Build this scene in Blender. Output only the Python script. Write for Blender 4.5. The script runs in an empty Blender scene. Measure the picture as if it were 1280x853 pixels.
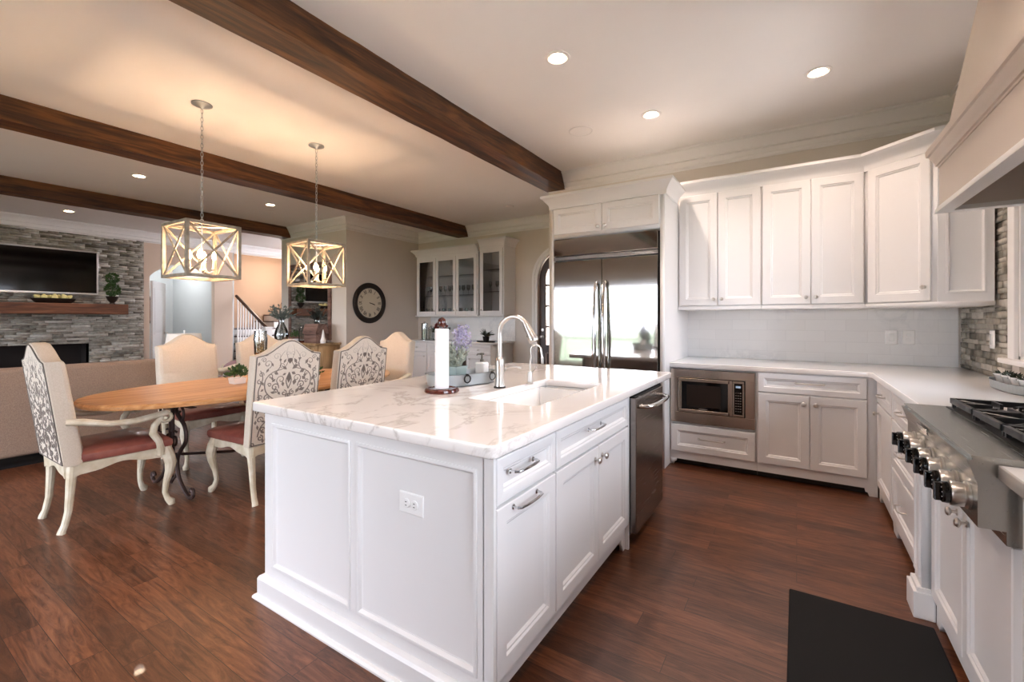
import bpy, bmesh, math, random
from mathutils import Vector, Matrix
R = math.radians
random.seed(7)
SC = bpy.context.scene
COL = SC.collection

# ------------------------------------------------------------------ camera, sky, sun-side daylight, exposure
cam_d = bpy.data.cameras.new('camera'); cam = bpy.data.objects.new('camera', cam_d); COL.objects.link(cam)
cam.location = (0, 0, 1.302); cam.rotation_euler = (R(90), 0, R(32.49))
cam_d.sensor_width = 36; cam_d.lens = 558.79/1280*36; cam_d.shift_y = -(426.5-399.62)/1280
cam_d.clip_start = 0.02; cam_d.clip_end = 200
SC.camera = cam
SC.view_settings.view_transform = 'Standard'; SC.view_settings.look = 'None'
SC.view_settings.gamma = 1; SC.view_settings.use_curve_mapping = False
SC.view_settings.exposure = 1.3
SC.cycles.use_denoising = True
SC.cycles.max_bounces = 9; SC.cycles.diffuse_bounces = 5; SC.cycles.transparent_max_bounces = 16
SC.cycles.caustics_reflective = False; SC.cycles.caustics_refractive = False
SC.cycles.sample_clamp_indirect = 8
SKY = 7.0; LAMP = 1.0
w = bpy.data.worlds.new('world'); SC.world = w; w.use_nodes = True
bgn = w.node_tree.nodes['Background']; bgn.inputs[0].default_value = (0.82, 0.87, 1.0, 1); bgn.inputs[1].default_value = SKY

def portal(name, loc, rot, sx, sy):
    l = bpy.data.lights.new(name, 'AREA'); l.shape = 'RECTANGLE'; l.size = sx; l.size_y = sy
    l.cycles.is_portal = True
    o = bpy.data.objects.new(name, l); COL.objects.link(o); o.location = loc; o.rotation_euler = rot
sun_d = bpy.data.lights.new('sun', 'SUN'); sun_d.energy = 9.0; sun_d.color = (1, .95, .88); sun_d.angle = R(1); sun = bpy.data.objects.new('sun', sun_d); COL.objects.link(sun); sun.rotation_euler = (R(-38), 0, R(-10)); sun.location = (0, 20, 20)
# window openings (y0,y1,z0,z1) in the right wall, (x0,x1,z0,z1) in the back wall
XR, YW, ZC, YB, XL = 1.135, 4.98, 3.093, -3.0, -11.2
WIN_R = [(-2.3, -0.3, 1.0, 2.45), (-0.1, 1.45, 1.06, 2.45), (2.9, 3.93, 1.06, 2.45)]
WIN_B = [(-10.2, -7.4, 0.12, 2.4), (-6.3, -2.3, 0.12, 2.18)]
for a, b, c, d in WIN_R: portal('daylight_right', (XR+.16, (a+b)/2, (c+d)/2), (0, R(90), 0), d-c, b-a)
for a, b, c, d in WIN_B: portal('daylight_back', ((a+b)/2, YB-.16, (c+d)/2), (R(90), 0, 0), b-a, d-c)

# ------------------------------------------------------------------ materials
def rgb(h):
    h = h.lstrip('#'); c = [int(h[i:i+2], 16)/255 for i in (0, 2, 4)]
    return tuple((v/12.92 if v <= .04045 else ((v+.055)/1.055)**2.4) for v in c) + (1,)
M = {}
def mat(name, col, rough=.5, metal=0, coat=0, spec=.5, **k):
    m = bpy.data.materials.new(name); m.use_nodes = True; b = m.node_tree.nodes['Principled BSDF']
    b.inputs['Base Color'].default_value = rgb(col) if isinstance(col, str) else col
    b.inputs['Roughness'].default_value = rough; b.inputs['Metallic'].default_value = metal
    b.inputs['Coat Weight'].default_value = coat; b.inputs['Specular IOR Level'].default_value = spec
    for kk, v in k.items(): b.inputs[kk].default_value = v
    M[name] = m; return m
def N(m, t, **k):
    n = m.node_tree.nodes.new(t)
    for a, v in k.items():
        if a in n.inputs.keys(): n.inputs[a].default_value = v
        else: setattr(n, a, v)
    return n
def L(m, a, b): m.node_tree.links.new(a, b)
def ramp(m, stops):
    n = N(m, 'ShaderNodeValToRGB'); r = n.color_ramp
    while len(r.elements) < len(stops): r.elements.new(.5)
    for e, (p, c) in zip(r.elements, stops): e.position = p; e.color = rgb(c) if isinstance(c, str) else c
    return n
def coords(m, scale=(1, 1, 1), rot=(0, 0, 0)):
    t = N(m, 'ShaderNodeTexCoord'); mp = N(m, 'ShaderNodeMapping'); mp.inputs['Scale'].default_value = scale
    mp.inputs['Rotation'].default_value = rot; L(m, t.outputs['Object'], mp.inputs[0]); return mp.outputs[0]
def bump(m, h, strength=.2, dist=.01):
    b = N(m, 'ShaderNodeBump'); b.inputs['Strength'].default_value = strength; b.inputs['Distance'].default_value = dist
    L(m, h, b.inputs['Height']); L(m, b.outputs[0], m.node_tree.nodes['Principled BSDF'].inputs['Normal'])
def P(m): return m.node_tree.nodes['Principled BSDF']
def vary(name, c1, c2, rough=.5, scale=(8, 8, 8), bmp=0, detail=4, **k):
    m = mat(name, c1, rough, **k); n = N(m, 'ShaderNodeTexNoise', Scale=1.0, Detail=float(detail)); L(m, coords(m, scale), n.inputs['Vector'])
    r = ramp(m, [(.35, c1), (.65, c2)]); L(m, n.outputs[0], r.inputs[0]); L(m, r.outputs[0], P(m).inputs['Base Color'])
    if bmp: bump(m, n.outputs[0], bmp)
    return m
def wood(name, c1, c2, c3, axis='X', rough=.45, sc=1.0, coat=0, bmp=.15):
    m = mat(name, c1, rough, coat=coat)
    s = {'X': (1.2*sc, 14*sc, 14*sc), 'Y': (14*sc, 1.2*sc, 14*sc), 'Z': (14*sc, 14*sc, 1.2*sc)}[axis]
    n = N(m, 'ShaderNodeTexNoise', Scale=1.0, Detail=6.0, Distortion=1.2); L(m, coords(m, s), n.inputs['Vector'])
    n2 = N(m, 'ShaderNodeTexNoise', Scale=4.0, Detail=5.0); L(m, coords(m, tuple(v*1.5 for v in s)), n2.inputs['Vector'])
    mx = N(m, 'ShaderNodeMath', operation='MULTIPLY_ADD'); L(m, n2.outputs[0], mx.inputs[0]); mx.inputs[1].default_value = .4; L(m, n.outputs[0], mx.inputs[2])
    r = ramp(m, [(.5, c1), (.68, c2), (.85, c3)]); L(m, mx.outputs[0], r.inputs[0]); L(m, r.outputs[0], P(m).inputs['Base Color'])
    if bmp: bump(m, mx.outputs[0], bmp, .004)
    return m
mat('white', '#e6e4e3', .38); mat('trim', '#eeebe8', .45); vary('wall', '#d9d1c7', '#dcd4ca', .7, (2, 2, 2)); vary('ceil', '#f6f3f0', '#f8f5f2', .85, (1.5, 1.5, 1.5))
mat('hood', '#dccfc3', .55); mat('tan', '#b3967f', .75); mat('hall', '#bfc2c2', .8)
mat('black', '#0c0c0d', .5); mat('black_gloss', '#050506', .08); mat('iron', '#1b1d20', .42, spec=.6); mat('rust_iron', '#4a3a36', .55, .6)
mat('nickel', '#cfcac4', .3, 1); mat('chrome', '#d8d8d8', .12, 1); mat('galv', '#a6adb0', .45, .7); mat('darkmetal', '#3a3836', .35, .8)
mat('ceramic', '#f4f4f2', .12, coat=.5); mat('plastic', '#f1f0ee', .35); mat('paper', '#e9e9ea', .95); mat('bronze', '#2a211c', .4, .3)
mat('rubber', '#0b0b0c', .75, spec=.25); mat('gold', '#c9a24a', .25, 1); mat('mirror', '#d8d8d8', .02, 1)
vary('linen', '#cfc2b2', '#c6b8a5', .95, (140, 140, 140), .1); vary('damask_cloth', '#d8ccbe', '#cfc3b3', .95, (160, 160, 160), .1)
vary('sofa_fab', '#a08a79', '#8d7767', .95, (180, 180, 180), .2); mat('embroidery', '#7d7169', .9); mat('nails', '#6a615a', .5, .4)
vary('leather', '#77423a', '#95584a', .3, (9, 9, 9), .05, coat=.2); vary('cream_paint', '#d9cfba', '#c3b498', .5, (14, 14, 14), .1, detail=8)
wood('mahogany', '#2c0f0b', '#481b13', '#5a261a', 'X', .2, 2, .5, 0); wood('rail_wood', '#2a150d', '#41220f', '#4d2a16', 'X', .35)
wood('pine', '#a56f40', '#c08a57', '#d3a271', 'Y', .35, 1, .2); wood('mantel_w', '#4e2d1b', '#6b4128', '#7e5034', 'Y', .6); wood('buffet_w', '#8f6f4d', '#a98961', '#bb9b73', 'Z', .55)
wood('beam', '#2c190e', '#54321b', '#784c28', 'Y', .55, .8, 0, .5); wood('door_w', '#26150f', '#3b2318', '#4a2e20', 'Z', .4); wood('box_w', '#59423a', '#7a5d52', '#8d7165', 'X', .8)
mat('leaf', '#3f5a2b', .6); mat('leaf_dark', '#26301f', .5); mat('leaf_grey', '#76807a', .75); mat('leaf_sage', '#9fa79a', .8); mat('lavender', '#aaa4bf', .8); mat('petal', '#7d2a25', .6)
mat('pear', '#cdc384', .5); mat('slate', '#8fa09c', .6); mat('pillow', '#8a6f76', .9); mat('pillow2', '#9aa0a6', .9); mat('grout', '#cfcfcc', .8)
mat('terrac', '#6a675f', .8); mat('shade', '#efe9df', .9); mat('firebox', '#2c2421', .8); mat('sticks', '#6b5138', .8)
vary('lawn', '#455039', '#4e5942', 1, (3, 3, 3)); mat('bounce_patio', '#cdc9c4', .9)
def emis(name, c, s):
    m = mat(name, c, .5); P(m).inputs['Emission Color'].default_value = rgb(c); P(m).inputs['Emission Strength'].default_value = s
emis('bulb', '#ffcf8e', 40); emis('can_glow', '#ffe2bd', 26); emis('display', '#9fb6cf', .15)
# brushed stainless: long fine streaks
def steel(name, col, rough, sc):
    m = mat(name, col, rough, 1); n = N(m, 'ShaderNodeTexNoise', Scale=1.0, Detail=3.0); L(m, coords(m, sc), n.inputs['Vector'])
    r = N(m, 'ShaderNodeMapRange'); L(m, n.outputs[0], r.inputs[0]); r.inputs[3].default_value = rough-.02; r.inputs[4].default_value = rough+.03
    L(m, r.outputs[0], P(m).inputs['Roughness'])
steel('steel', '#bdbab5', .055, (3, 3, 300)); steel('steel_warm', '#c4b6aa', .22, (4, 300, 300)); steel('steel_dish', '#8f8a86', .26, (4, 4, 260)); steel('steel_range', '#aeb0ad', .26, (260, 4, 260))
# arch glass
def glass(name, tint, refl=.12):
    m = bpy.data.materials.new(name); m.use_nodes = True; nt = m.node_tree; nt.nodes.clear()
    o = N(m, 'ShaderNodeOutputMaterial'); t = N(m, 'ShaderNodeBsdfTransparent'); t.inputs[0].default_value = tint
    g = N(m, 'ShaderNodeBsdfGlossy'); g.inputs['Roughness'].default_value = .02; fr = N(m, 'ShaderNodeFresnel'); fr.inputs[0].default_value = 1.45
    ad = N(m, 'ShaderNodeMath', operation='MULTIPLY_ADD'); L(m, fr.outputs[0], ad.inputs[0]); ad.inputs[1].default_value = 1; ad.inputs[2].default_value = refl-.05
    mx = N(m, 'ShaderNodeMixShader'); L(m, ad.outputs[0], mx.inputs[0]); L(m, t.outputs[0], mx.inputs[1]); L(m, g.outputs[0], mx.inputs[2]); L(m, mx.outputs[0], o.inputs[0]); M[name] = m
glass('glass', (.97, .98, .98, 1), .05); glass('glassware', (.86, .88, .88, 1), .16); glass('cab_glass', (.9, .91, .92, 1), .1)
# marble
def marble(name, base, vein, vein2, sc=1.0, rough=.12, lo=.0, hi=.055):
    m = mat(name, base, rough, coat=.3); v = coords(m, (sc, sc*.55, sc), (0, 0, R(35)))
    n = N(m, 'ShaderNodeTexNoise', Scale=1.6, Detail=7.0, Distortion=1.6, Roughness=.62); L(m, v, n.inputs['Vector'])
    s = N(m, 'ShaderNodeMath', operation='SUBTRACT'); L(m, n.outputs[0], s.inputs[0]); s.inputs[1].default_value = .5
    a = N(m, 'ShaderNodeMath', operation='ABSOLUTE'); L(m, s.outputs[0], a.inputs[0])
    r = ramp(m, [(lo, vein), (hi*.4, vein2), (hi, base)]); L(m, a.outputs[0], r.inputs[0])
    n2 = N(m, 'ShaderNodeTexNoise', Scale=.9, Detail=3.0); L(m, v, n2.inputs['Vector']); r2 = ramp(m, [(.45, '#ffffff'), (.6, '#000000')]); L(m, n2.outputs[0], r2.inputs[0])
    mx = N(m, 'ShaderNodeMix', data_type='RGBA'); L(m, r2.outputs[0], mx.inputs['Factor']); L(m, r.outputs[0], mx.inputs[6]); mx.inputs[7].default_value = rgb(base); L(m, mx.outputs[2], P(m).inputs['Base Color']); return m
marble('marble', '#f1ece8', '#cfc7c1', '#e4dfda', 1.3, .12, 0, .04); mat('quartz', '#f2f1f0', .13, coat=.3)
def tile(name):
    m = marble(name, '#ededec', '#dfe0e0', '#e6e7e7', 1.6, .2, 0, .07)
    b = N(m, 'ShaderNodeTexBrick', Scale=1.0); b.inputs['Brick Width'].default_value = .305; b.inputs['Row Height'].default_value = .1; b.inputs['Mortar Size'].default_value = .0018
    b.inputs['Color1'].default_value = (1, 1, 1, 1); b.inputs['Color2'].default_value = (.95, .95, .95, 1); b.inputs['Mortar'].default_value = (.86, .86, .86, 1)
    t = N(m, 'ShaderNodeTexCoord'); s = N(m, 'ShaderNodeSeparateXYZ'); c = N(m, 'ShaderNodeCombineXYZ'); L(m, t.outputs['Object'], s.inputs[0])
    ad = N(m, 'ShaderNodeMath', operation='ADD'); L(m, s.outputs[0], ad.inputs[0]); L(m, s.outputs[1], ad.inputs[1]); L(m, ad.outputs[0], c.inputs[0]); L(m, s.outputs[2], c.inputs[1]); L(m, c.outputs[0], b.inputs['Vector'])
    p = P(m); src = p.inputs['Base Color'].links[0].from_socket; mx = N(m, 'ShaderNodeMix', data_type='RGBA', blend_type='MULTIPLY'); mx.inputs['Factor'].default_value = .8
    L(m, src, mx.inputs[6]); L(m, b.outputs[0], mx.inputs[7]); L(m, mx.outputs[2], p.inputs['Base Color'])
tile('tile')
# plank floor (boards run along world X)
def plank_floor():
    m = mat('floor', '#5a3424', .28, coat=.15); b = N(m, 'ShaderNodeTexBrick', Scale=1.0)
    b.inputs['Brick Width'].default_value = 1.15; b.inputs['Row Height'].default_value = .105; b.inputs['Mortar Size'].default_value = .0012; b.inputs['Mortar Smooth'].default_value = .3
    b.offset = .37; b.offset_frequency = 2; b.squash = 1.35; b.squash_frequency = 3
    b.inputs['Color1'].default_value = (0, 0, 0, 1); b.inputs['Color2'].default_value = (1, 1, 1, 1); b.inputs['Mortar'].default_value = (.5, .5, .5, 1)
    v = coords(m); L(m, v, b.inputs['Vector'])
    # per-row random offset for the grain
    g = N(m, 'ShaderNodeTexNoise', Scale=1.0, Detail=10.0, Distortion=1.8, Roughness=.72)
    sv = coords(m, (3.2, 26, 1)); va = N(m, 'ShaderNodeVectorMath', operation='MULTIPLY_ADD'); L(m, b.outputs[0], va.inputs[0]); va.inputs[1].default_value = (13, 7, 5); L(m, sv, va.inputs[2]); L(m, va.outputs[0], g.inputs['Vector'])
    r = ramp(m, [(.3, '#341b10'), (.44, '#573320'), (.56, '#6d432c'), (.75, '#88593d')]); L(m, g.outputs[0], r.inputs[0])
    tone = ramp(m, [(0, (.62, .6, .58, 1)), (.5, (.97, .95, .93, 1)), (1, (1.3, 1.27, 1.24, 1))]); L(m, b.outputs[0], tone.inputs[0])
    mx = N(m, 'ShaderNodeMix', data_type='RGBA', blend_type='MULTIPLY'); mx.inputs['Factor'].default_value = 1; L(m, r.outputs[0], mx.inputs[6]); L(m, tone.outputs[0], mx.inputs[7])
    mm = N(m, 'ShaderNodeMix', data_type='RGBA'); L(m, b.outputs['Fac'], mm.inputs['Factor']); L(m, mx.outputs[2], mm.inputs[6]); mm.inputs[7].default_value = rgb('#1a0d08'); L(m, mm.outputs[2], P(m).inputs['Base Color'])
    rr = N(m, 'ShaderNodeMapRange'); L(m, g.outputs[0], rr.inputs[0]); rr.inputs[3].default_value = .42; rr.inputs[4].default_value = .26; L(m, rr.outputs[0], P(m).inputs['Roughness'])
    bump(m, g.outputs[0], .25, .003)
plank_floor()
# ledger stone: colour varies per stone through a per-face attribute
def stone(name, stops):
    m = mat(name, '#6e6a62', .85); a = N(m, 'ShaderNodeAttribute', attribute_name='tone'); n = N(m, 'ShaderNodeTexNoise', Scale=22.0, Detail=6.0); L(m, coords(m), n.inputs['Vector'])
    s = N(m, 'ShaderNodeMath', operation='MULTIPLY_ADD'); L(m, n.outputs[0], s.inputs[0]); s.inputs[1].default_value = .7; L(m, a.outputs['Fac'], s.inputs[2])
    h = N(m, 'ShaderNodeMath', operation='SUBTRACT'); L(m, s.outputs[0], h.inputs[0]); h.inputs[1].default_value = .35
    r = ramp(m, stops); L(m, h.outputs[0], r.inputs[0]); L(m, r.outputs[0], P(m).inputs['Base Color']); bump(m, n.outputs[0], .5, .01)
stone('stone', [(.0, '#6a645a'), (.3, '#918b7f'), (.6, '#aca69a'), (1, '#d0cac0')])

# ------------------------------------------------------------------ mesh building
class MB:
    def __init__(s): s.bm = bmesh.new()
    def v(s, *c): return s.bm.verts.new(c)
    def box(s, x0, x1, y0, y1, z0, z1, bev=0, seg=2):
        vs = [s.v(x, y, z) for z in (z0, z1) for x, y in ((x0, y0), (x1, y0), (x1, y1), (x0, y1))]
        fs = [s.bm.faces.new([vs[i] for i in f]) for f in ((3, 2, 1, 0), (4, 5, 6, 7), (0, 1, 5, 4), (1, 2, 6, 5), (2, 3, 7, 6), (3, 0, 4, 7))]
        if bev: bmesh.ops.bevel(s.bm, geom=list({e for f in fs for e in f.edges}), offset=bev, segments=seg, affect='EDGES', profile=.5)
        return s
    def loft(s, rings, close=True, cap=True):
        vr = [[s.v(*p) for p in r] for r in rings]; n = len(vr[0])
        for a, b in zip(vr, vr[1:]):
            for i in range(n if close else n-1):
                j = (i+1) % n
                try: s.bm.faces.new((a[i], a[j], b[j], b[i]))
                except ValueError: pass
        if cap and close:
            s.bm.faces.new(vr[0][::-1]); s.bm.faces.new(vr[-1])
        return s
    def tube(s, pts, r, n=8, cap=True, flat=1.0):
        pts = [Vector(p) for p in pts]; rs = r if isinstance(r, (list, tuple)) else [r]*len(pts); rings = []; up = None
        for i, p in enumerate(pts):
            t = (pts[min(i+1, len(pts)-1)]-pts[max(i-1, 0)]).normalized()
            if up is None:
                up = Vector((0, 0, 1)) if abs(t.z) < .9 else Vector((1, 0, 0))
            u = (up-t*up.dot(t)).normalized(); up = u; w_ = t.cross(u)
            rings.append([tuple(p+(u*math.cos(a)*rs[i]+w_*math.sin(a)*rs[i]*flat)) for a in [2*math.pi*k/n for k in range(n)]])
        return s.loft(rings, True, cap)
    def cyl(s, p0, p1, r0, r1=None, n=20): return s.tube([p0, p1], [r0, r0 if r1 is None else r1], n)
    def lathe(s, prof, c=(0, 0, 0), axis='z', n=24, sx=1, sy=1):
        rings = []
        for r, h in prof:
            ring = []
            for k in range(n):
                a = 2*math.pi*k/n; p = (max(r, 1e-4)*math.cos(a)*sx, max(r, 1e-4)*math.sin(a)*sy, h)
                if axis == 'x': p = (p[2], p[0], p[1])
                if axis == '-x': p = (-p[2], -p[0], p[1])
                if axis == '-y': p = (p[0], -p[2], p[1])
                if axis == '-z': p = (p[0], -p[1], -p[2])
                ring.append((c[0]+p[0], c[1]+p[1], c[2]+p[2]))
            rings.append(ring)
        return s.loft(rings, True, True)
    def prism(s, poly, a0, a1, ax='z'):
        f = {'z': lambda p, a: (p[0], p[1], a), 'y': lambda p, a: (p[0], a, p[1]), 'x': lambda p, a: (a, p[0], p[1])}[ax]
        return s.loft([[f(p, a0) for p in poly], [f(p, a1) for p in poly]])
    def ball(s, c, r, n=12, sx=1, sy=1, sz=1):
        return s.lathe([(r*math.sin(math.pi*k/8), -r*sz*math.cos(math.pi*k/8)) for k in range(9)], c, 'z', n, sx, sy)
    def ringpanel(s, x0, x1, z0, z1, prof, y=0):      # nested rectangles facing -y: (inset, out)
        rings = [[(x0+i, y-o, z0+i), (x1-i, y-o, z0+i), (x1-i, y-o, z1-i), (x0+i, y-o, z1-i)] for i, o in prof]
        return s.loft(rings)
    def sweep(s, prof, path, close=False):             # prof: (out, z); path: xy points; 'out' is to the right of travel
        P2 = [Vector(p) for p in path]; rings = []; n = len(P2)
        for i, p in enumerate(P2):
            d0 = (p-P2[i-1]).normalized() if (i > 0 or close) else None; d1 = (P2[(i+1) % n]-p).normalized() if (i < n-1 or close) else None
            d0 = d0 or d1; d1 = d1 or d0
            n0 = Vector((d0.y, -d0.x)); n1 = Vector((d1.y, -d1.x)); m = (n0+n1); m = m/m.dot(n0) if m.length > 1e-6 else n0
            rings.append([(p.x+m.x*o, p.y+m.y*o, z) for o, z in prof])
        if close: rings.append(rings[0])
        return s.loft(rings, True, not close)
    def quad(s, *ps): s.bm.faces.new([s.v(*p) for p in ps]); return s
    def leaf(s, c, d, w_, l, bend=.2):
        d = Vector(d).normalized(); side = d.cross(Vector((random.uniform(-1, 1), random.uniform(-1, 1), random.uniform(-1, 1)))).normalized(); nrm = d.cross(side)
        c = Vector(c); p = [c, c+d*l*.5+side*w_*.5-nrm*bend*l*.1, c+d*l+nrm*bend*l*-.5, c+d*l*.5-side*w_*.5-nrm*bend*l*.1]
        s.bm.faces.new([s.v(*q) for q in p])
    def xf(s, mtx, verts=None): bmesh.ops.transform(s.bm, matrix=mtx, verts=list(s.bm.verts) if verts is None else verts); return s
    def build(s, name, m, parent=None, world=False, flat=False, **props):
        bm = s.bm
        if parent is not None and world:
            bmesh.ops.transform(bm, matrix=wm(parent).inverted(), verts=list(bm.verts))
        bmesh.ops.recalc_face_normals(bm, faces=list(bm.faces))
        for f in bm.faces:
            f.smooth = not flat
            if not flat and len(f.verts) < 9 and f.calc_area() > 10*min([g.calc_area() for e in f.edges for g in e.link_faces]): f.smooth = False
        for e in bm.edges:
            if len(e.link_faces) == 2 and e.calc_face_angle(0) > .62: e.smooth = False
        me = bpy.data.meshes.new(name); bm.to_mesh(me); bm.free()
        me.materials.append(M[m] if isinstance(m, str) else m)
        o = bpy.data.objects.new(name, me); COL.objects.link(o)
        if parent is not None: o.parent = parent
        for k, v in props.items(): o[k] = v
        return o
def wm(o):
    m = Matrix.Translation(o.location) @ o.rotation_euler.to_matrix().to_4x4()
    return wm(o.parent) @ m if o.parent else m
def tag(o, label, cat, group=None, kind=None):
    o['label'] = label; o['category'] = cat
    if group: o['group'] = group
    if kind: o['kind'] = kind
    return o
def T(name, label, cat, loc=(0, 0, 0), rz=0, group=None):
    o = bpy.data.objects.new(name, None); COL.objects.link(o); o.location = loc; o.rotation_euler = (0, 0, R(rz)); o.empty_display_size = .1
    return tag(o, label, cat, group)
def struct(name, mb, m, **k): o = mb.build(name, m, **k); o['kind'] = 'structure'; return o
def copy_tree(o, parent=None):
    c = o.copy(); COL.objects.link(c); c.parent = parent
    for ch in list(o.children): copy_tree(ch, c)
    return c
def centre(mb, name, m, label, cat, group=None):       # a one-mesh thing whose origin sits at its base
    vs = list(mb.bm.verts); lo = [min(v.co[i] for v in vs) for i in range(3)]; hi = [max(v.co[i] for v in vs) for i in range(3)]
    c = Vector(((lo[0]+hi[0])/2, (lo[1]+hi[1])/2, lo[2])); mb.xf(Matrix.Translation(-c)); o = mb.build(name, m); o.location = c
    return tag(o, label, cat, group)
def slab(name, outer, holes, z0, z1, m, label, bev=.005):
    cu = bpy.data.curves.new(name, 'CURVE'); cu.dimensions = '2D'; cu.fill_mode = 'BOTH'
    cx = sum(p[0] for p in outer)/len(outer); cy = sum(p[1] for p in outer)/len(outer)
    for poly in [outer]+holes:
        sp = cu.splines.new('POLY'); sp.points.add(len(poly)-1); sp.use_cyclic_u = True
        for q, p in zip(sp.points, poly): q.co = (p[0]-cx, p[1]-cy, 0, 1)
    cu.extrude = (z1-z0)/2-bev; cu.bevel_depth = bev; cu.bevel_resolution = 2; cu.offset = -bev
    t = bpy.data.objects.new('t', cu); COL.objects.link(t); dg = bpy.context.evaluated_depsgraph_get()
    me = bpy.data.meshes.new_from_object(t.evaluated_get(dg)); bpy.data.objects.remove(t)
    for v in me.vertices: v.co.z += (z1-z0)/2
    me.materials.clear(); me.materials.append(M[m])
    for q in me.polygons: q.use_smooth = abs(q.normal.z) < .99
    o = bpy.data.objects.new(name, me); COL.objects.link(o); o.location = (cx, cy, z0)
    return tag(o, label, 'countertop')
def rrect(x0, x1, y0, y1, r, n=6):
    out = []
    for cx, cy, a0 in ((x1-r, y1-r, 0), (x0+r, y1-r, 90), (x0+r, y0+r, 180), (x1-r, y0+r, 270)):
        out += [(cx+r*math.cos(R(a0+90*k/n)), cy+r*math.sin(R(a0+90*k/n))) for k in range(n+1)]
    return out
def text_mesh(body, size):
    cu = bpy.data.curves.new('t', 'FONT'); cu.body = body; cu.size = size; cu.align_x = 'CENTER'; cu.align_y = 'CENTER'; cu.extrude = .002
    t = bpy.data.objects.new('t', cu); COL.objects.link(t); dg = bpy.context.evaluated_depsgraph_get(); me = bpy.data.meshes.new_from_object(t.evaluated_get(dg)); bpy.data.objects.remove(t); return me

# ================================================================== STRUCTURE
mb = MB(); mb.box(-15, 1.3, -3.2, 9, -.06, 0); struct('floor', mb, 'floor')
mb = MB(); mb.box(-15, 1.3, -3.2, 9, ZC, ZC+.1); struct('ceiling', mb, 'ceil')
mb = MB(); mb.box(-40, 40, -60, -4.8, -.25, -.2); mb.box(6, 40, -6.5, 40, -.25, -.2); struct('ground', mb, 'lawn')
mb = MB(); mb.box(-14, 6, -4.8, -3.25, -.25, -.16); mb.box(1.35, 6, -3.25, 9, -.25, -.16); struct('path', mb, 'bounce_patio')  # unseen pale paving, added to bounce daylight up to the ceiling
def wall_open(mb, axis, a0, a1, t0, t1, openings, z0=0, z1=ZC):
    """wall along axis between a0..a1, thickness t0..t1, rectangular openings (u0,u1,z0,z1)"""
    def bx(u0, u1, za, zb):
        if u1-u0 < 1e-4 or zb-za < 1e-4: return
        mb.box(u0, u1, t0, t1, za, zb) if axis == 'x' else mb.box(t0, t1, u0, u1, za, zb)
    u = a0
    for o in sorted(openings):
        bx(u, o[0], z0, z1); bx(o[0], o[1], z0, o[2]); bx(o[0], o[1], o[3], z1); u = o[1]
    bx(u, a1, z0, z1)
mb = MB(); wall_open(mb, 'x', -11.35, 1.285, YB-.15, YB, WIN_B); struct('wall_back', mb, 'wall')
mb = MB(); wall_open(mb, 'y', YB, YW+.15, XR, XR+.15, WIN_R); struct('wall_right', mb, 'wall')
mb = MB(); mb.box(-2.62, XR, YW, YW+.15, 0, ZC); struct('wall_kitchen', mb, 'wall')
mb = MB(); mb.box(-2.62, -2.47, YW+.15, 6.97, 0, ZC); struct('wall_nook_side', mb, 'wall')
DX0, DX1, DZ = -3.81, -2.83, 2.0; DR = (DX1-DX0)/2; DC = (DX0+DX1)/2
mb = MB(); mb.box(-6.66, DX0, 6.82, 6.97, 0, ZC); mb.box(DX1, -2.62, 6.82, 6.97, 0, ZC)
ar = [(DC+DR*math.cos(R(180-180*k/20)), DZ+DR*math.sin(R(180-180*k/20))) for k in range(21)]
for k in range(20): mb.prism([ar[k], ar[k+1], (ar[k+1][0], ZC), (ar[k][0], ZC)], 6.82, 6.97, 'y')
struct('wall_nook', mb, 'wall', flat=True)
mb = MB(); mb.box(-8.66, -6.66, 5.05, 6.97, 0, ZC); struct('wall_pier', mb, 'wall')
# hall wall with a segmental arch
AY0, AY1 = 3.76, 4.98
mb = MB(); mb.box(-11.4, -11.25, 3.6, AY0, 0, ZC); mb.box(-11.4, -11.25, AY1, 5.37, 0, ZC)
aa = []
for k in range(17):
    t = k/16; aa.append((AY0+(AY1-AY0)*t, 2.2+.3*math.sin(math.pi*t)**.8))
for k in range(16): mb.prism([aa[k], aa[k+1], (aa[k+1][0], ZC), (aa[k][0], ZC)], -11.4, -11.25, 'x')
mat('arch_wall', '#d6c0ac', .75); struct('wall_arch', mb, 'arch_wall', flat=True)
mb = MB(); mb.box(-14.6, -14.5, 3.0, 6, 0, ZC); mb.box(-14.5, -11.4, 5.37, 5.47, 0, ZC); mb.box(-14.5, -11.4, 3.2, 3.3, 0, ZC); struct('wall_hall', mb, 'hall')
mb = MB(); mb.box(-13.0, -12.9, 5.47, 8.7, 0, ZC); mb.box(-12.9, -8.66, 8.6, 8.7, 0, ZC); struct('wall_stair', mb, 'tan')
mb = MB(); mb.box(-11.4, -11.25, 5.37, 8.6, 2.94, ZC); struct('trim_1', mb, 'trim')

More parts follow.
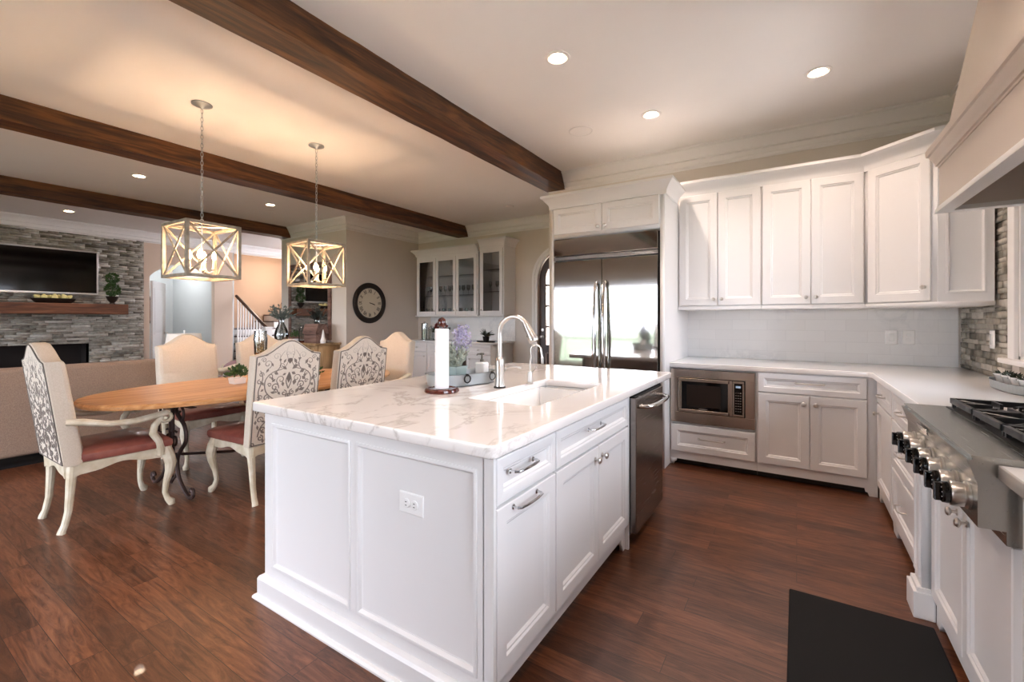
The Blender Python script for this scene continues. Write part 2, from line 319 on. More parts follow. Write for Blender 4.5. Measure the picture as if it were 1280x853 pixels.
def stone_face(mb, to3, u0, u1, z0, z1, holes=(), base=.03, rnd=.028, rh=(.03, .055), rl=(.1, .38)):
    ly = mb.bm.faces.layers.float.new('tone'); z = z0
    while z < z1-.01:
        hh = min(random.uniform(*rh), z1-z); u = u0-random.uniform(0, .2)
        if z1-z-hh < .015: hh = z1-z
        while u < u1:
            l = random.uniform(*rl); a, b = max(u, u0), min(u+l, u1); u += l; segs = [(a, b)]
            for h in holes:
                if z+hh > h[2]+.005 and z < h[3]-.005:
                    ns = []
                    for s0, s1 in segs:
                        if s1 <= h[0] or s0 >= h[1]: ns.append((s0, s1)); continue
                        if s0 < h[0]: ns.append((s0, h[0]))
                        if s1 > h[1]: ns.append((h[1], s1))
                    segs = ns
            for s0, s1 in segs:
                if s1-s0 < .012: continue
                d = base+random.random()*rnd; tl = random.uniform(-.004, .004); n0 = len(mb.bm.faces)
                g = .0015
                pts = [to3(uu, dd, zz) for zz, dd2 in ((z+g, 0), (z+hh-g, tl)) for uu, dd in ((s0+g, 0), (s1-g, 0), (s1-g, d+dd2), (s0+g, d+dd2))]
                vs = [mb.v(*p) for p in pts]
                tone = random.gauss(.5, .22)
                for f in ((3, 2, 1, 0), (4, 5, 6, 7), (0, 1, 5, 4), (1, 2, 6, 5), (2, 3, 7, 6), (3, 0, 4, 7)):
                    fc = mb.bm.faces.new([vs[i] for i in f]); fc[ly] = tone
        z += hh
FB = (1.2, 2.82, .28, .85)            # firebox opening y0,y1,z0,z1
mb = MB(); stone_face(mb, lambda u, d, z: (-11.25+d, u, z), YB, 3.65, 0, ZC, [FB]); struct('wall_fireplace', mb, 'stone')
mb = MB(); wall_open(mb, 'y', YB, 3.66, -11.4, -11.25, [FB]); struct('wall_living', mb, 'terrac')
mb = MB(); stone_face(mb, lambda u, d, z: (XR-d*.7, u, z), 1.6, YW-.02, .917, 2.9, [(2.8, 4.03, .96, 2.9)], .02, .02, (.028, .05), (.06, .26)); struct('wall_stone_splash', mb, 'stone')
mb = MB(); mb.box(-.969, XR-.035, YW-.012, YW, .916, 1.44); struct('wall_tile_splash', mb, 'tile')

CR = [(0, ZC), (.11, ZC), (.11, ZC-.02), (.096, ZC-.022), (.094, ZC-.03), (.075, ZC-.044), (.05, ZC-.075), (.038, ZC-.105), (.04, ZC-.118), (.03, ZC-.121), (.018, ZC-.124), (.016, ZC-.165), (.028, ZC-.168), (.03, ZC-.18), (.02, ZC-.192), (.008, ZC-.2), (.006, ZC-.212), (0, ZC-.212)]
CR = [(o, z-.001) for o, z in CR]
mb = MB(); mb.sweep(CR, [(-8.66, 6.9), (-8.66, 5.05), (-6.66, 5.05), (-6.66, 6.82), (-2.62, 6.82), (-2.62, 4.98), (XR, YW), (XR, 2.85)]); struct('trim_2', mb, 'trim')
mb = MB(); mb.sweep(CR, [(XR, 1.45), (XR, YB), (-11.21, YB), (-11.21, 3.65)]); struct('trim_3', mb, 'trim')
mb = MB(); mb.sweep(CR, [(-11.25, 3.66), (-11.25, 8.6)]); struct('trim_4', mb, 'trim')
BS = [(0, 0), (.018, 0), (.018, .12), (.012, .135), (0, .14)]
mb = MB(); mb.sweep(BS, [(-8.66, 6.9), (-8.66, 5.05), (-6.66, 5.05), (-6.66, 6.82)]); struct('baseboard_left', mb, 'trim')
mb = MB(); mb.sweep(BS, [(-4.2, 6.82), (-3.92, 6.82)]); struct('baseboard_nook', mb, 'trim')
mb = MB(); mb.sweep(BS, [(-11.25, AY1), (-11.25, 5.37)]); struct('baseboard_hall', mb, 'trim')

def beam(x0, x1, yend, label, depth=.198):
    mb = MB(); z0 = ZC-depth; xs = [x0, x1]
    n = 60; rings = []
    for i in range(n+1):
        t = i/n; y = YB+(yend-YB)*t; e = .1 if i == n else 0; j = lambda a: a+random.uniform(-.003, .003)
        rings.append([(j(x0), y, z0+random.uniform(-.002, .003)), (j(x1), y, z0+random.uniform(-.002, .003)), (j(x1), y-e, ZC-.001), (j(x0), y-e, ZC-.001)])
    mb.loft(rings); o = mb.build('ceiling_beam', 'beam'); tag(o, label, 'beam', 'dark wood ceiling beams')
beam(-2.64, -2.395, 4.97, 'dark rough wood ceiling beam ending above the refrigerator cabinet')
beam(-5.58, -5.33, 6.81, 'dark rough wood ceiling beam ending above the glass-door wall cabinets')
beam(-8.56, -8.31, 5.04, 'dark rough wood ceiling beam ending at the pier with the mirror')

# windows: casing (structure) > sash, glass
def window(n, axis, u0, u1, z0, z1, cols, rows, at, inward, sill=True):
    mb = MB()
    def bx(b, ua, ub, ta, tb, za, zb, bev=0):
        ta, tb = sorted((at+inward*ta, at+inward*tb))
        b.box(ua, ub, ta, tb, za, zb, bev) if axis == 'x' else b.box(ta, tb, ua, ub, za, zb, bev)
    c = .1
    bx(mb, u0-c, u0, 0, .022, z0-.02, z1+c, .004); bx(mb, u1, u1+c, 0, .022, z0-.02, z1+c, .004); bx(mb, u0-c, u1+c, 0, .026, z1, z1+c, .004)
    bx(mb, u0, u0+.02, -.15, 0, z0, z1); bx(mb, u1-.02, u1, -.15, 0, z0, z1); bx(mb, u0, u1, -.15, 0, z1-.02, z1); bx(mb, u0, u1, -.15, 0, z0, z0+.02)
    if sill: bx(mb, u0-c-.03, u1+c+.03, 0, .06, z0-.03, z0, .006)
    f = mb.build('window_%d' % n, 'trim'); f['kind'] = 'structure'
    s = MB(); w_ = .045
    bx(s, u0+.02, u0+.02+w_, -.1, -.06, z0+.02, z1-.02); bx(s, u1-.02-w_, u1-.02, -.1, -.06, z0+.02, z1-.02); bx(s, u0, u1, -.1, -.06, z0+.02, z0+.02+w_*1.3); bx(s, u0, u1, -.1, -.06, z1-.02-w_, z1-.02)
    for i in range(1, cols):
        u = u0+(u1-u0)*i/cols; ww = .05 if (i % 2 == 0 or cols < 3) else .012; bx(s, u-ww, u+ww, -.098, -.062, z0+.02, z1-.02)
    for i in range(1, rows):
        z = z0+(z1-z0)*i/rows; bx(s, u0+.02, u1-.02, -.095, -.065, z-.02, z+.02)
    s.build('sash', 'trim', f)
    g = MB(); bx(g, u0+.02, u1-.02, -.082, -.078, z0+.02, z1-.02); g.build('glass', 'glass', f)
k = 1
for a, b, c, d in WIN_R: window(k, 'y', a, b, c, d, 2 if b-a > 1.1 else 1, 2, XR, -1); k += 1
for a, b, c, d in WIN_B: window(k, 'x', a, b, c, d, 4 if b-a > 2.3 else 2, 3, YB, 1, c > .5); k += 1

# ================================================================== CABINET PARTS (local: x width, front at y=0 facing -y, z up)
DP = lambda t, r: [(0, 0), (0, t-.003), (.003, t), (r, t), (r+.003, t-.002), (r+.006, t-.006), (r+.012, t-.0065), (r+.02, t-.014)]
def front(parent, kind, x0, x1, z0, z1, rail=.055, t=.02, m='white', y=0, **k):
    mb = MB(); g = .0015; mb.ringpanel(x0+g, x1-g, z0+g, z1-g, DP(t, rail), y); return mb.build(kind, m, parent, **k)
def knob(parent, x, z, y=-.02, r=.016, m='nickel'):
    mb = MB(); mb.lathe([(r*.75, 0), (r*.75, .002), (r*.36, .004), (r*.34, .014), (r*.95, .02), (r, .025), (r*.7, .031), (0, .033)], (x, y, z), '-y', 20); return mb.build('knob', m, parent)
def pull(parent, x, z, y=-.02, l=.13, m='nickel'):
    mb = MB(); h = l/2
    pts = [(x-h, y, z), (x-h, y-.02, z), (x-h+.008, y-.03, z), (x-h*.5, y-.034, z), (x, y-.035, z), (x+h*.5, y-.034, z), (x+h-.008, y-.03, z), (x+h, y-.02, z), (x+h, y, z)]
    mb.tube(pts, .0047, 8); mb.lathe([(.009, 0), (.009, .003), (.006, .004)], (x-h, y, z), '-y', 12); mb.lathe([(.009, 0), (.009, .003), (.006, .004)], (x+h, y, z), '-y', 12)
    return mb.build('handle', m, parent)
def foot_rail(mb, x0, x1, z1, y=0, fw=.07, lift=.05, fl=True, fr=True):        # bottom rail with bracket feet
    mb.box(x0, x1, y, y+.02, lift, z1)
    for on, x, d in ((fl, x0, 1), (fr, x1, -1)):
        if on: mb.prism([(x, 0), (x+d*fw, 0), (x+d*(fw+.008), lift*.45), (x+d*(fw+.022), lift*.55), (x+d*(fw+.026), lift), (x, lift)], y, y+.02, 'y')

# ------------------------------------------------------------------ ISLAND
IY0, IY1 = 1.15, 3.14
isl = T('island_cabinet', 'large white panelled kitchen island cabinet under the veined marble top', 'island', (-1.455, 2.15, 0))
b = MB(); X0, X1 = -2.11, -.822
b.box(X0+.02, X1, IY0+.012, IY0+.03, .1, .872)            # end wall
b.box(X0+.02, X0+.03, IY0+.03, IY1-.03, .1, .872); b.box(X0+.03, X1, IY1-.03, IY1-.012, .1, .872)
b.box(X1-.02, X1, IY0+.03, 2.5, .1, .872); b.box(X0+.05, X1-.06, IY0+.06, 2.49, .0, .1)
b.box(X1-.55, X1-.02, 2.485, 2.5, .1, .872); b.box(X1-.58, X1-.56, 2.5, IY1-.03, .1, .872)
b.build('body', 'white', isl, True)
def flat_panel_wall(parent, name, x0, x1, z0, z1, cells, y, m='white', rot=None):
    """wainscot: flat frame with recessed, beaded cells; faces -y"""
    b = MB(); t = .012; xs = sorted({x0, x1} | {c[0] for c in cells} | {c[1] for c in cells}); zs = sorted({z0, z1} | {c[2] for c in cells} | {c[3] for c in cells})
    for i in range(len(xs)-1):
        for j in range(len(zs)-1):
            cxx, czz = (xs[i]+xs[i+1])/2, (zs[j]+zs[j+1])/2
            if any(c[0] < cxx < c[1] and c[2] < czz < c[3] for c in cells): continue
            b.box(xs[i], xs[i+1], y, y+t, zs[j], zs[j+1])
    for c in cells: b.ringpanel(c[0], c[1], c[2], c[3], [(0, -t), (0, .004), (.006, .006), (.014, .004), (.018, -.003), (.022, -.008), (.026, -.0085), (.026, -.009)], y)
    if rot: b.xf(rot)
    return b.build(name, m, parent, True)
flat_panel_wall(isl, 'end_panel', X0, -.838, .1, .872, [(-2.05, -1.49, .15, .822), (-1.455, -.865, .15, .822)], IY0)
b = MB(); b.box(-.838, -.80, IY0-.001, IY0+.012, .1, .872); b.box(-.822, -.80, IY0, IY0+.012, 0, .1); b.build('corner_post', 'white', isl, True)
rotL = Matrix.Rotation(R(-90), 4, 'Z')     # faces -x
flat_panel_wall(isl, 'back_panel', -IY1, -IY0-.012, .1, .872, [(-IY1+.06, -IY1+.65, .15, .822), (-IY1+.7, -IY1+1.28, .15, .822), (-IY1+1.33, -IY0-.06, .15, .822)], -2.11+.0, rot=Matrix(((0, 1, 0, 0), (-1, 0, 0, 0), (0, 0, 1, 0), (0, 0, 0, 1))))
b = MB(); b.sweep([(0, 0), (.024, 0), (.024, .088), (.018, .1), (.006, .106), (0, .108)], [(X0, IY1), (X0, IY0), (-.80, IY0)]); bb = b
bb.build('baseboard', 'white', isl, True)
b = MB(); b.sweep([(.024, 0), (.04, 0), (.04, .008), (.034, .016), (.024, .018)], [(X0, IY1), (X0, IY0), (-.80, IY0)]); b.build('shoe_moulding', 'trim', isl, True, label='thin grey-white shoe moulding')
# side with drawers: a sub-frame rotated to face +x
RS = Matrix.Translation((-.822, 0, 0)) @ Matrix.Rotation(R(90), 4, 'Z')   # local x -> world y
_mbbuild = MB.build
class Facing:
    """builds cabinet fronts in local coordinates and places them on a world plane"""
    def __init__(s, mtx): s.m = mtx
    def __enter__(s):
        m = s.m
        def nb(self, name, mt, parent=None, world=False, flat=False, **props):
            if parent is not None and parent.get('fx_local'): return _mbbuild(self, name, mt, parent, False, flat, **props)
            self.xf(m); return _mbbuild(self, name, mt, parent, True, flat, **props)
        MB.build = nb
    def __exit__(s, *a): MB.build = _mbbuild
with Facing(RS):
    b = MB(); foot_rail(b, 1.15, 2.5, .135, 0, .05, .075); b.box(1.15, 1.168, 0, .02, .135, .872); b.box(1.168, 2.485, 0, .02, .858, .872); b.box(2.482, 2.5, -.02, .02, .0, .872); b.build('face_frame', 'white', isl)
    d = front(isl, 'drawer', 1.17, 1.583, .704, .858, .035); pull(d, 1.322, .80, l=.15, m='chrome')
    d = front(isl, 'drawer', 1.59, 2.48, .704, .858, .035); pull(d, 1.98, .80, l=.15, m='chrome')
    d = front(isl, 'door', 1.17, 1.583, .14, .696); pull(d, 1.345, .675, l=.16, m='chrome')
    d = front(isl, 'door', 1.59, 2.035, .14, .696); knob(d, 1.99, .64)
    d = front(isl, 'door', 2.037, 2.48, .14, .696); knob(d, 2.08, .64)
def outlet(parent, x, z, y, w_=.118, h_=.076, horiz=True, m='plastic', name='outlet'):
    b = MB(); b.ringpanel(x-w_/2, x+w_/2, z-h_/2, z+h_/2, [(0, 0), (0, .003), (.004, .006), (.01, .006)], y); o = b.build(name, m, parent, True)
    for s in (-1, 1):
        cx, cz = (x+s*.02, z) if horiz else (x, z+s*.02)
        r = MB(); r.lathe([(.0165, .006), (.0165, .009), (.015, .010), (0, .010)], (cx, y, cz), '-y', 20); q = r.build('receptacle', m, o, True)
        r = MB()
        for dz in (-.006, .006):
            if horiz: r.box(cx-.004, cx+.004, y-.0108, y-.0098, cz+dz-.0012, cz+dz+.0012)
            else: r.box(cx+dz-.0012, cx+dz+.0012, y-.0108, y-.0098, cz-.004, cz+.004)
        r.build('slot', 'darkmetal', q, True)
    return o
outlet(isl, -1.163, .642, IY0+.0085)
hole = rrect(-1.37, -.985, 1.74, 2.56, .02, 4)
slab('island_countertop', rrect(-2.165, -.775, 1.112, 3.40, .025, 5), [hole], .873, .915, 'marble', 'thick white marble countertop with grey-gold veins on the island', .006)
b = MB(); zb = .70
for x0, x1, y0, y1, z0, z1 in ((-1.385, -.97, 1.725, 2.575, zb-.015, zb), (-1.385, -1.372, 1.725, 2.575, zb, .8725), (-.983, -.97, 1.725, 2.575, zb, .8725), (-1.372, -.983, 1.725, 1.738, zb, .8725), (-1.372, -.983, 2.562, 2.575, zb, .8725)): b.box(x0, x1, y0, y1, z0, z1, .003)
snk = centre(b, 'kitchen_sink', 'ceramic', 'white undermount sink basin set into the island marble', 'sink')
b = MB(); b.lathe([(.045, 0), (.045, .004), (.03, .003), (0, .002)], (-1.18, 2.15, zb)); b.build('drain', 'chrome', snk, True)
# dishwasher
dw = T('dishwasher', 'stainless steel dishwasher with curved bar handle in the island side', 'dishwasher', (-1.08, 2.81, 0))
b = MB(); b.box(-1.36, -.825, 2.515, 3.095, .09, .862); b.build('tub', 'darkmetal', dw, True)
b = MB(); b.box(-.825, -.765, 2.512, 3.1, .085, .855, .004); b.build('door', 'steel_dish', dw, True)
b = MB(); b.box(-.824, -.775, 2.514, 3.098, .857, .865); b.build('control_strip', 'black', dw, True)
b = MB(); b.tube([(-.765, 2.57, .80), (-.735, 2.575, .80), (-.712, 2.60, .80), (-.700, 2.70, .80), (-.697, 2.81, .80), (-.700, 2.92, .80), (-.712, 3.01, .80), (-.735, 3.04, .80), (-.765, 3.045, .80)], .0125, 12); b.build('handle', 'chrome', dw, True)
b = MB(); b.box(-.766, -.7635, 2.86, 2.93, .2, .207); b.build('badge', 'chrome', dw, True)
b = MB(); b.box(-1.3, -.85, 2.52, 3.09, .0, .08); b.build('toe_kick', 'black', dw, True)

# ------------------------------------------------------------------ REFRIGERATOR + SURROUND
UYC = 4.43; FY = 4.0; FX0, FX1 = -2.075, -.969
fc = T('refrigerator_cabinet', 'tall white cabinet surround with two small doors above the refrigerator', 'cabinet', ((FX0+FX1)/2, 4.45, 0))
b = MB(); b.box(FX0, FX0+.025, FY, YW-.003, 0, 2.42); b.box(FX1-.04, FX1, FY, YW-.003, 0, 2.42); b.box(FX0+.025, FX1-.04, FY, YW-.003, 2.105, 2.42); b.box(FX0+.025, FX1-.04, YW-.02, YW-.003, 0, 2.1)
b.build('body', 'white', fc, True)
CC = [(0, 2.4), (.016, 2.4), (.02, 2.43), (.03, 2.45), (.055, 2.48), (.075, 2.50), (.085, 2.505), (.085, 2.528), (0, 2.528)]
b = MB(); b.sweep(CC, [(FX0, YW-.004), (FX0, FY), (FX1, FY), (FX1, UYC)]); b.build('crown', 'white', fc, True)
for x0, x1, kx in ((-2.045, -1.542, -1.575), (-1.538, -1.015, -1.505)):
    with Facing(Matrix.Translation((0, FY, 0))):
        d = front(fc, 'door', x0, x1, 2.14, 2.395, .05); knob(d, kx, 2.18, r=.018)
fr = T('refrigerator', 'built-in stainless steel double-door refrigerator with long bar handles', 'refrigerator', (-1.53, 4.5, 0))
b = MB(); b.box(-2.045, -1.015, FY+.03, 4.9, .0, 2.09); b.build('cabinet', 'darkmetal', fr, True)
for x0, x1 in ((-2.043, -1.545), (-1.541, -1.026)):
    b = MB(); b.box(x0, x1, FY-.012, FY+.03, .1, 1.872, .004); b.build('door', 'steel', fr, True)
b = MB(); b.box(-2.045, -1.025, FY-.015, FY+.03, 1.925, 2.092, .006); b.build('grille', 'steel', fr, True)
b = MB(); b.box(-2.045, -1.025, FY-.02, FY+.03, 1.883, 1.918, .004); b.build('trim_bar', 'chrome', fr, True)
b = MB(); b.box(-1.22, -1.06, FY-.0215, FY-.0195, 1.892, 1.909); b.build('badge', 'steel_warm', fr, True)
for x in (-1.588, -1.498):
    b = MB(); y = FY-.012; b.tube([(x, y, 1.66), (x, y-.03, 1.65), (x, y-.045, 1.60)]+[(x, y-.045-.03*math.sin(math.pi*k/10), 1.6-k*.1) for k in range(1, 10)]+[(x, y-.045, .6), (x, y-.03, .55), (x, y, .54)], [.012, .013, .015]+[.017+.004*math.sin(math.pi*k/10) for k in range(1, 10)]+[.015, .013, .012], 12); b.build('handle', 'chrome', fr, True)
b = MB(); b.box(-2.04, -1.03, FY+.005, FY+.03, .0, .095); b.build('toe_grille', 'black', fr, True)

# ------------------------------------------------------------------ BASE CABINETS ON THE REFRIGERATOR WALL
BY = 4.19
mc = T('base_cabinet', 'white base cabinet holding the microwave above a wide drawer', 'cabinet', (-.63, 4.58, 0))
b = MB(); b.box(-.967, -.95, BY, YW-.02, .1, .872); b.box(-.29, -.275, BY, YW-.02, .1, .872); b.box(-.95, -.29, BY, YW-.02, .1, .12); b.box(-.95, -.29, BY, YW-.02, .37, .385); b.box(-.95, -.29, YW-.04, YW-.02, .12, .872); b.box(-.95, -.29, BY, BY+.1, .862, .872); b.build('body', 'white', mc, True)
with Facing(Matrix.Translation((0, BY, 0))):
    b = MB(); foot_rail(b, -.967, -.277, .125, -.001, .03, .055, True, False); b.build('base_rail', 'white', mc); b = MB(); b.box(-.967, -.277, .06, .07, 0, .1); b.build('toe_grille', 'darkmetal', mc)
    d = front(mc, 'drawer', -.955, -.288, .128, .368, .05); pull(d, -.62, .26, l=.2)
mw = T('microwave', 'built-in microwave with wide stainless trim frame in the base cabinet', 'microwave', (-.62, 4.4, .39))
with Facing(Matrix.Translation((0, BY, 0))):
    b = MB(); b.box(-.90, -.335, .0, .45, .43, .8); b.build('body', 'darkmetal', mw)
    b = MB()
    for x0, x1, z0, z1 in ((-.958, -.29, .79, .858), (-.958, -.29, .39, .48), (-.958, -.895, .48, .79), (-.36, -.29, .48, .79)): b.box(x0, x1, -.02, -.001, z0, z1, .002)
    b.build('trim_frame', 'steel_warm', mw)
    b = MB(); b.box(-.895, -.36, -.012, 0, .48, .79); b.build('gap', 'black', mw)
    d = MB()
    for x0, x1, z0, z1 in ((-.888, -.475, .755, .783), (-.888, -.475, .487, .512), (-.888, -.862, .512, .755), (-.49, -.455, .487, .783)): d.box(x0, x1, -.034, -.012, z0, z1, .003)
    d = d.build('door', 'steel_warm', mw)
    b = MB(); b.box(-.862, -.49, -.028, -.015, .512, .755); b.build('window', 'black_gloss', d)
    b = MB(); b.box(-.82, -.545, -.0285, -.0275, .54, .728); b.build('mesh_screen', 'bronze', d)
    b = MB(); b.box(-.72, -.65, -.0287, -.0277, .519, .524); b.build('badge', 'chrome', d)
    p = MB()
    for x0, x1, z0, z1 in ((-.452, -.368, .765, .783), (-.452, -.368, .487, .505), (-.452, -.442, .505, .765), (-.38, -.368, .505, .765)): p.box(x0, x1, -.034, -.012, z0, z1, .002)
    p = p.build('control_panel', 'steel_warm', mw)
    b = MB(); b.box(-.442, -.38, -.031, -.015, .505, .765); q = b.build('keypad', 'black_gloss', p)
    b = MB(); b.box(-.43, -.393, -.0318, -.0308, .728, .745); b.build('display', 'display', q)
    b = MB()
    for i in range(3):
        for j in range(8): b.box(-.433+i*.017, -.424+i*.017, -.0316, -.0309, .53+j*.022, .535+j*.022)
    b.build('button', 'nickel', q)
bc = T('base_cabinet', 'white base cabinet with one wide drawer over two doors, right of the microwave', 'cabinet', (.1, 4.58, 0))
b = MB(); b.box(-.275, .45, BY, YW-.02, .1, .872); b.build('body', 'white', bc, True)
with Facing(Matrix.Translation((0, BY, 0))):
    b = MB(); foot_rail(b, -.275, .50, .12, -.001, .05, .055, False, True); b.box(.444, .50, -.001, .02, .12, .872); b.build('face_frame', 'white', bc); b = MB(); b.box(-.275, .5, .06, .07, 0, .1); b.build('toe_grille', 'darkmetal', bc)
    d = front(bc, 'drawer', -.268, .438, .712, .868, .04); pull(d, .085, .80, l=.18)
    d = front(bc, 'door', -.268, .084, .13, .704); knob(d, .045, .64, r=.018)
    d = front(bc, 'door', .087, .438, .13, .704); knob(d, .125, .64, r=.018)
# ------------------------------------------------------------------ RIGHT WALL BASE CABINETS (face -x at X=.505)
FXR = .505
RW_ = Matrix(((0, 1, 0, FXR), (-1, 0, 0, 0), (0, 0, 1, 0), (0, 0, 0, 1)))   # local x = -world y, local y = world x
def rcab(label, y0, y1, fronts, rail=True, loc=None):
    c = T('base_cabinet', label, 'cabinet', (.81, (y0+y1)/2, 0)); b = MB(); b.box(FXR, XR-.045, y0, y1, .1, .872); b.build('body', 'white', c, True)
    with Facing(RW_):
        b = MB(); foot_rail(b, -y1, -y0, .11, -.001, .05, .05)
        b.build('base_rail', 'white', c)
        for kind, a0, a1, z0, z1, hw in fronts:
            d = front(c, kind, -a1, -a0, z0, z1, .04 if z1-z0 < .2 else .05)
            for (t, hy_, hz_) in hw: (knob if t == 'k' else pull)(d, -hy_, hz_)
    return c
rcab('white base cabinet in the inside corner with a drawer over a door', 3.53, 4.14, [('drawer', 3.54, 4.1, .712, .868, [('h', 3.82, .79)]), ('door', 3.54, 4.1, .12, .704, [('k', 4.03, .64), ])])
rcab('white stack of three drawers between corner cabinet and cooktop column', 2.74, 3.525, [('drawer', 2.78, 3.515, .712, .868, [('h', 3.15, .79)]), ('drawer', 2.78, 3.515, .42, .704, [('h', 3.15, .57)]), ('drawer', 2.78, 3.515, .12, .412, [('h', 3.15, .28)])])
rc = rcab('white two-door base cabinet directly beneath the gas cooktop', 1.715, 2.585, [('door', 2.155, 2.575, .12, .69, [('k', 2.21, .61)]), ('door', 1.725, 2.152, .12, .69, [('k', 2.10, .61)])])
for ch in rc.children:
    if ch.name.startswith('body'):
        for v in ch.data.vertices:
            if v.co.z > .5: v.co.z = .70
rc2 = rcab('white base cabinet under the near end of the right counter', -1.4, 1.705, [('door', .95, 1.66, .12, .86, [('k', 1.0, .7)]), ('door', .2, .94, .12, .86, [('k', .9, .7)]), ('door', -.6, .19, .12, .86, [('k', -.5, .7)])])
def column(y0, y1, label):
    c = T('column', label, 'column', (.48, (y0+y1)/2, 0)); b = MB(); b.box(.458, FXR-.001, y0+.01, y1-.01, .13, .872); b.build('shaft', 'white', c, True)
    with Facing(Matrix(((0, 1, 0, .458), (-1, 0, 0, 0), (0, 0, 1, 0), (0, 0, 0, 1)))):
        front(c, 'inset_panel', -y1+.02, -y0-.02, .17, .84, .02, .008)
    b = MB(); b.box(.43, FXR-.001, y0, y1, .0, .115, .003); b.box(.442, FXR-.001, y0+.005, y1-.005, .115, .135, .003); b.build('plinth', 'white', c, True)
column(2.59, 2.735, 'narrow white column on a plinth at the far end of the cooktop')
b = slab('kitchen_countertop', [(-.967, 4.165), (.435, 4.165), (.462, 4.14), (.47, 2.64), (XR-.003, 2.64), (XR-.003, YW-.014), (-.967, YW-.014)], [], .875, .915, 'quartz', 'white L-shaped countertop running from refrigerator around to the cooktop', .004)
slab('kitchen_countertop', [(.452, -1.4), (XR-.003, -1.4), (XR-.003, 1.697), (.452, 1.697)], [], .875, .915, 'quartz', 'white countertop section on the near side of the cooktop', .004)

# ------------------------------------------------------------------ COOKTOP
ct = T('gas_cooktop', 'stainless professional gas cooktop with six black-capped knobs and iron grates', 'cooktop', (.75, 2.155, .72))
Y0, Y1 = 1.705, 2.612
b = MB(); b.prism([(.39, .931), (.415, .853), (.415, .737), (.47, .737), (.47, .70), (1.09, .70), (1.09, .931)], Y0, Y1, 'y')
bmesh.ops.bevel(b.bm, geom=[e for e in b.bm.edges if abs(e.verts[0].co.x-.39) < 1e-4 and abs(e.verts[1].co.x-.39) < 1e-4 and abs(e.verts[0].co.y-e.verts[1].co.y) > .1], offset=.012, segments=4, affect='EDGES')
b.build('chassis', 'steel_range', ct, True)
b = MB(); b.box(.535, 1.05, Y0+.02, Y1-.02, .931, .934); b.build('burner_pan', 'black', ct, True)
b = MB(); b.prism([(.394, .905), (.400, .885), (.397, .884), (.390, .904)], 2.16, 2.30, 'y'); b.build('badge', 'chrome', ct, True)
for y in (2.47, 2.335, 2.19, 2.055, 1.90, 1.785):
    b = MB(); b.lathe([(.039, -.002), (.039, .005), (.030, .008), (.034, .012), (.0355, .036), (.034, .04)], (.415, y, .797), '-x', 28); kb = b.build('knob', 'nickel', ct, True)
    b = MB(); b.lathe([(.029, .04), (.031, .045), (.030, .056), (.027, .059)], (.415, y, .797), '-x', 24); b.box(.415-.074, .415-.057, y-.008, y+.008, .797-.026, .797+.026, .003); b.build('cap', 'black_gloss', kb, True)
    b = MB()
    for a in range(-3, 4):
        an = R(a*38); b.box(.3552, .3565, y+math.sin(an)*.0215-.001, y+math.sin(an)*.0215+.001, .797+math.cos(an)*.0215-.001, .797+math.cos(an)*.0215+.001)
    b.build('scale_mark', 'plastic', kb, True)
for i in range(3):
    ya = Y0+.03+i*.285; yb = ya+.278; xa, xb = .545, 1.045; ym = (ya+yb)/2; b = MB(); z0, z1 = .950, .972; t = .007
    for x0, x1, y0, y1 in ((xa, xa+.014, ya, yb), (xb-.014, xb, ya, yb), (xa, xb, ya, ya+.014), (xa, xb, yb-.014, yb), ((xa+xb)/2-t, (xa+xb)/2+t, ya, yb)): b.box(x0, x1, y0, y1, z0, z1, .002)
    for cx in (xa+(xb-xa)*.25, xa+(xb-xa)*.75):
        b.box(xa if cx < .8 else (xa+xb)/2, (cx-.035), ym-.005, ym+.005, z0, z1); b.box(cx+.035, (xa+xb)/2 if cx < .8 else xb, ym-.005, ym+.005, z0, z1)
        b.box(cx-.005, cx+.005, ya, ym-.035, z0, z1); b.box(cx-.005, cx+.005, ym+.035, yb, z0, z1)
        for sx in (-1, 1):
            for sy in (-1, 1):
                b.tube([(cx+sx*.035, ym+sy*.035, .962), (cx+sx*.10, ym+sy*.12, .962)], .006, 6)
    for x in (xa+.005, xb-.015):
        for y in (ya+.002, yb-.014): b.box(x, x+.012, y, y+.012, .934, z0)
    b.build('grate', 'iron', ct, True)
    for cx in (xa+(xb-xa)*.25, xa+(xb-xa)*.75):
        b = MB(); b.lathe([(.05, .934), (.05, .940), (.035, .944), (.036, .950), (.03, .954), (0, .955)], (cx, ym, 0)); b.build('burner', 'darkmetal', ct, True)

# ------------------------------------------------------------------ WALL CABINETS
UY = 4.52
def upper(label, x0, x1, doors, cx):
    c = T('upper_cabinet', label, 'cabinet', (cx, 4.75, 1.395)); b = MB(); b.box(x0, x1, UY, YW-.003, 1.425, 2.50); b.box(x0, x1, UY-.018, YW-.02, 1.395, 1.424, .003); b.build('body', 'white', c, True)
    with Facing(Matrix.Translation((0, UY, 0))):
        for a, bb_, k in doors: d = front(c, 'door', a, bb_, 1.432, 2.478, .06); knob(d, k, 1.49)
    return c
upper('white two-door wall cabinet directly beside the refrigerator surround', -.967, -.264, [(-.955, -.618, -.65), (-.614, -.27, -.58)], -.615)
upper('white two-door wall cabinet beside the diagonal corner wall cabinet', -.263, .46, [(-.255, .098, .065), (.102, .452, .135)], .1)
cc = T('corner_cabinet', 'white diagonal corner wall cabinet with one door and panelled end', 'cabinet', (.85, 4.6, 1.395))
pent = [(.462, UY), (.462, YW-.003), (XR-.04, YW-.003), (XR-.04, 4.185), (.82, 4.185)]
b = MB(); b.prism(pent, 1.425, 2.55); pr = [(.462, UY-.018), (.462, YW-.02), (XR-.04, YW-.02), (XR-.04, 4.155), (.81, 4.155)]; b.prism(pr, 1.395, 1.424); b.build('body', 'white', cc, True)
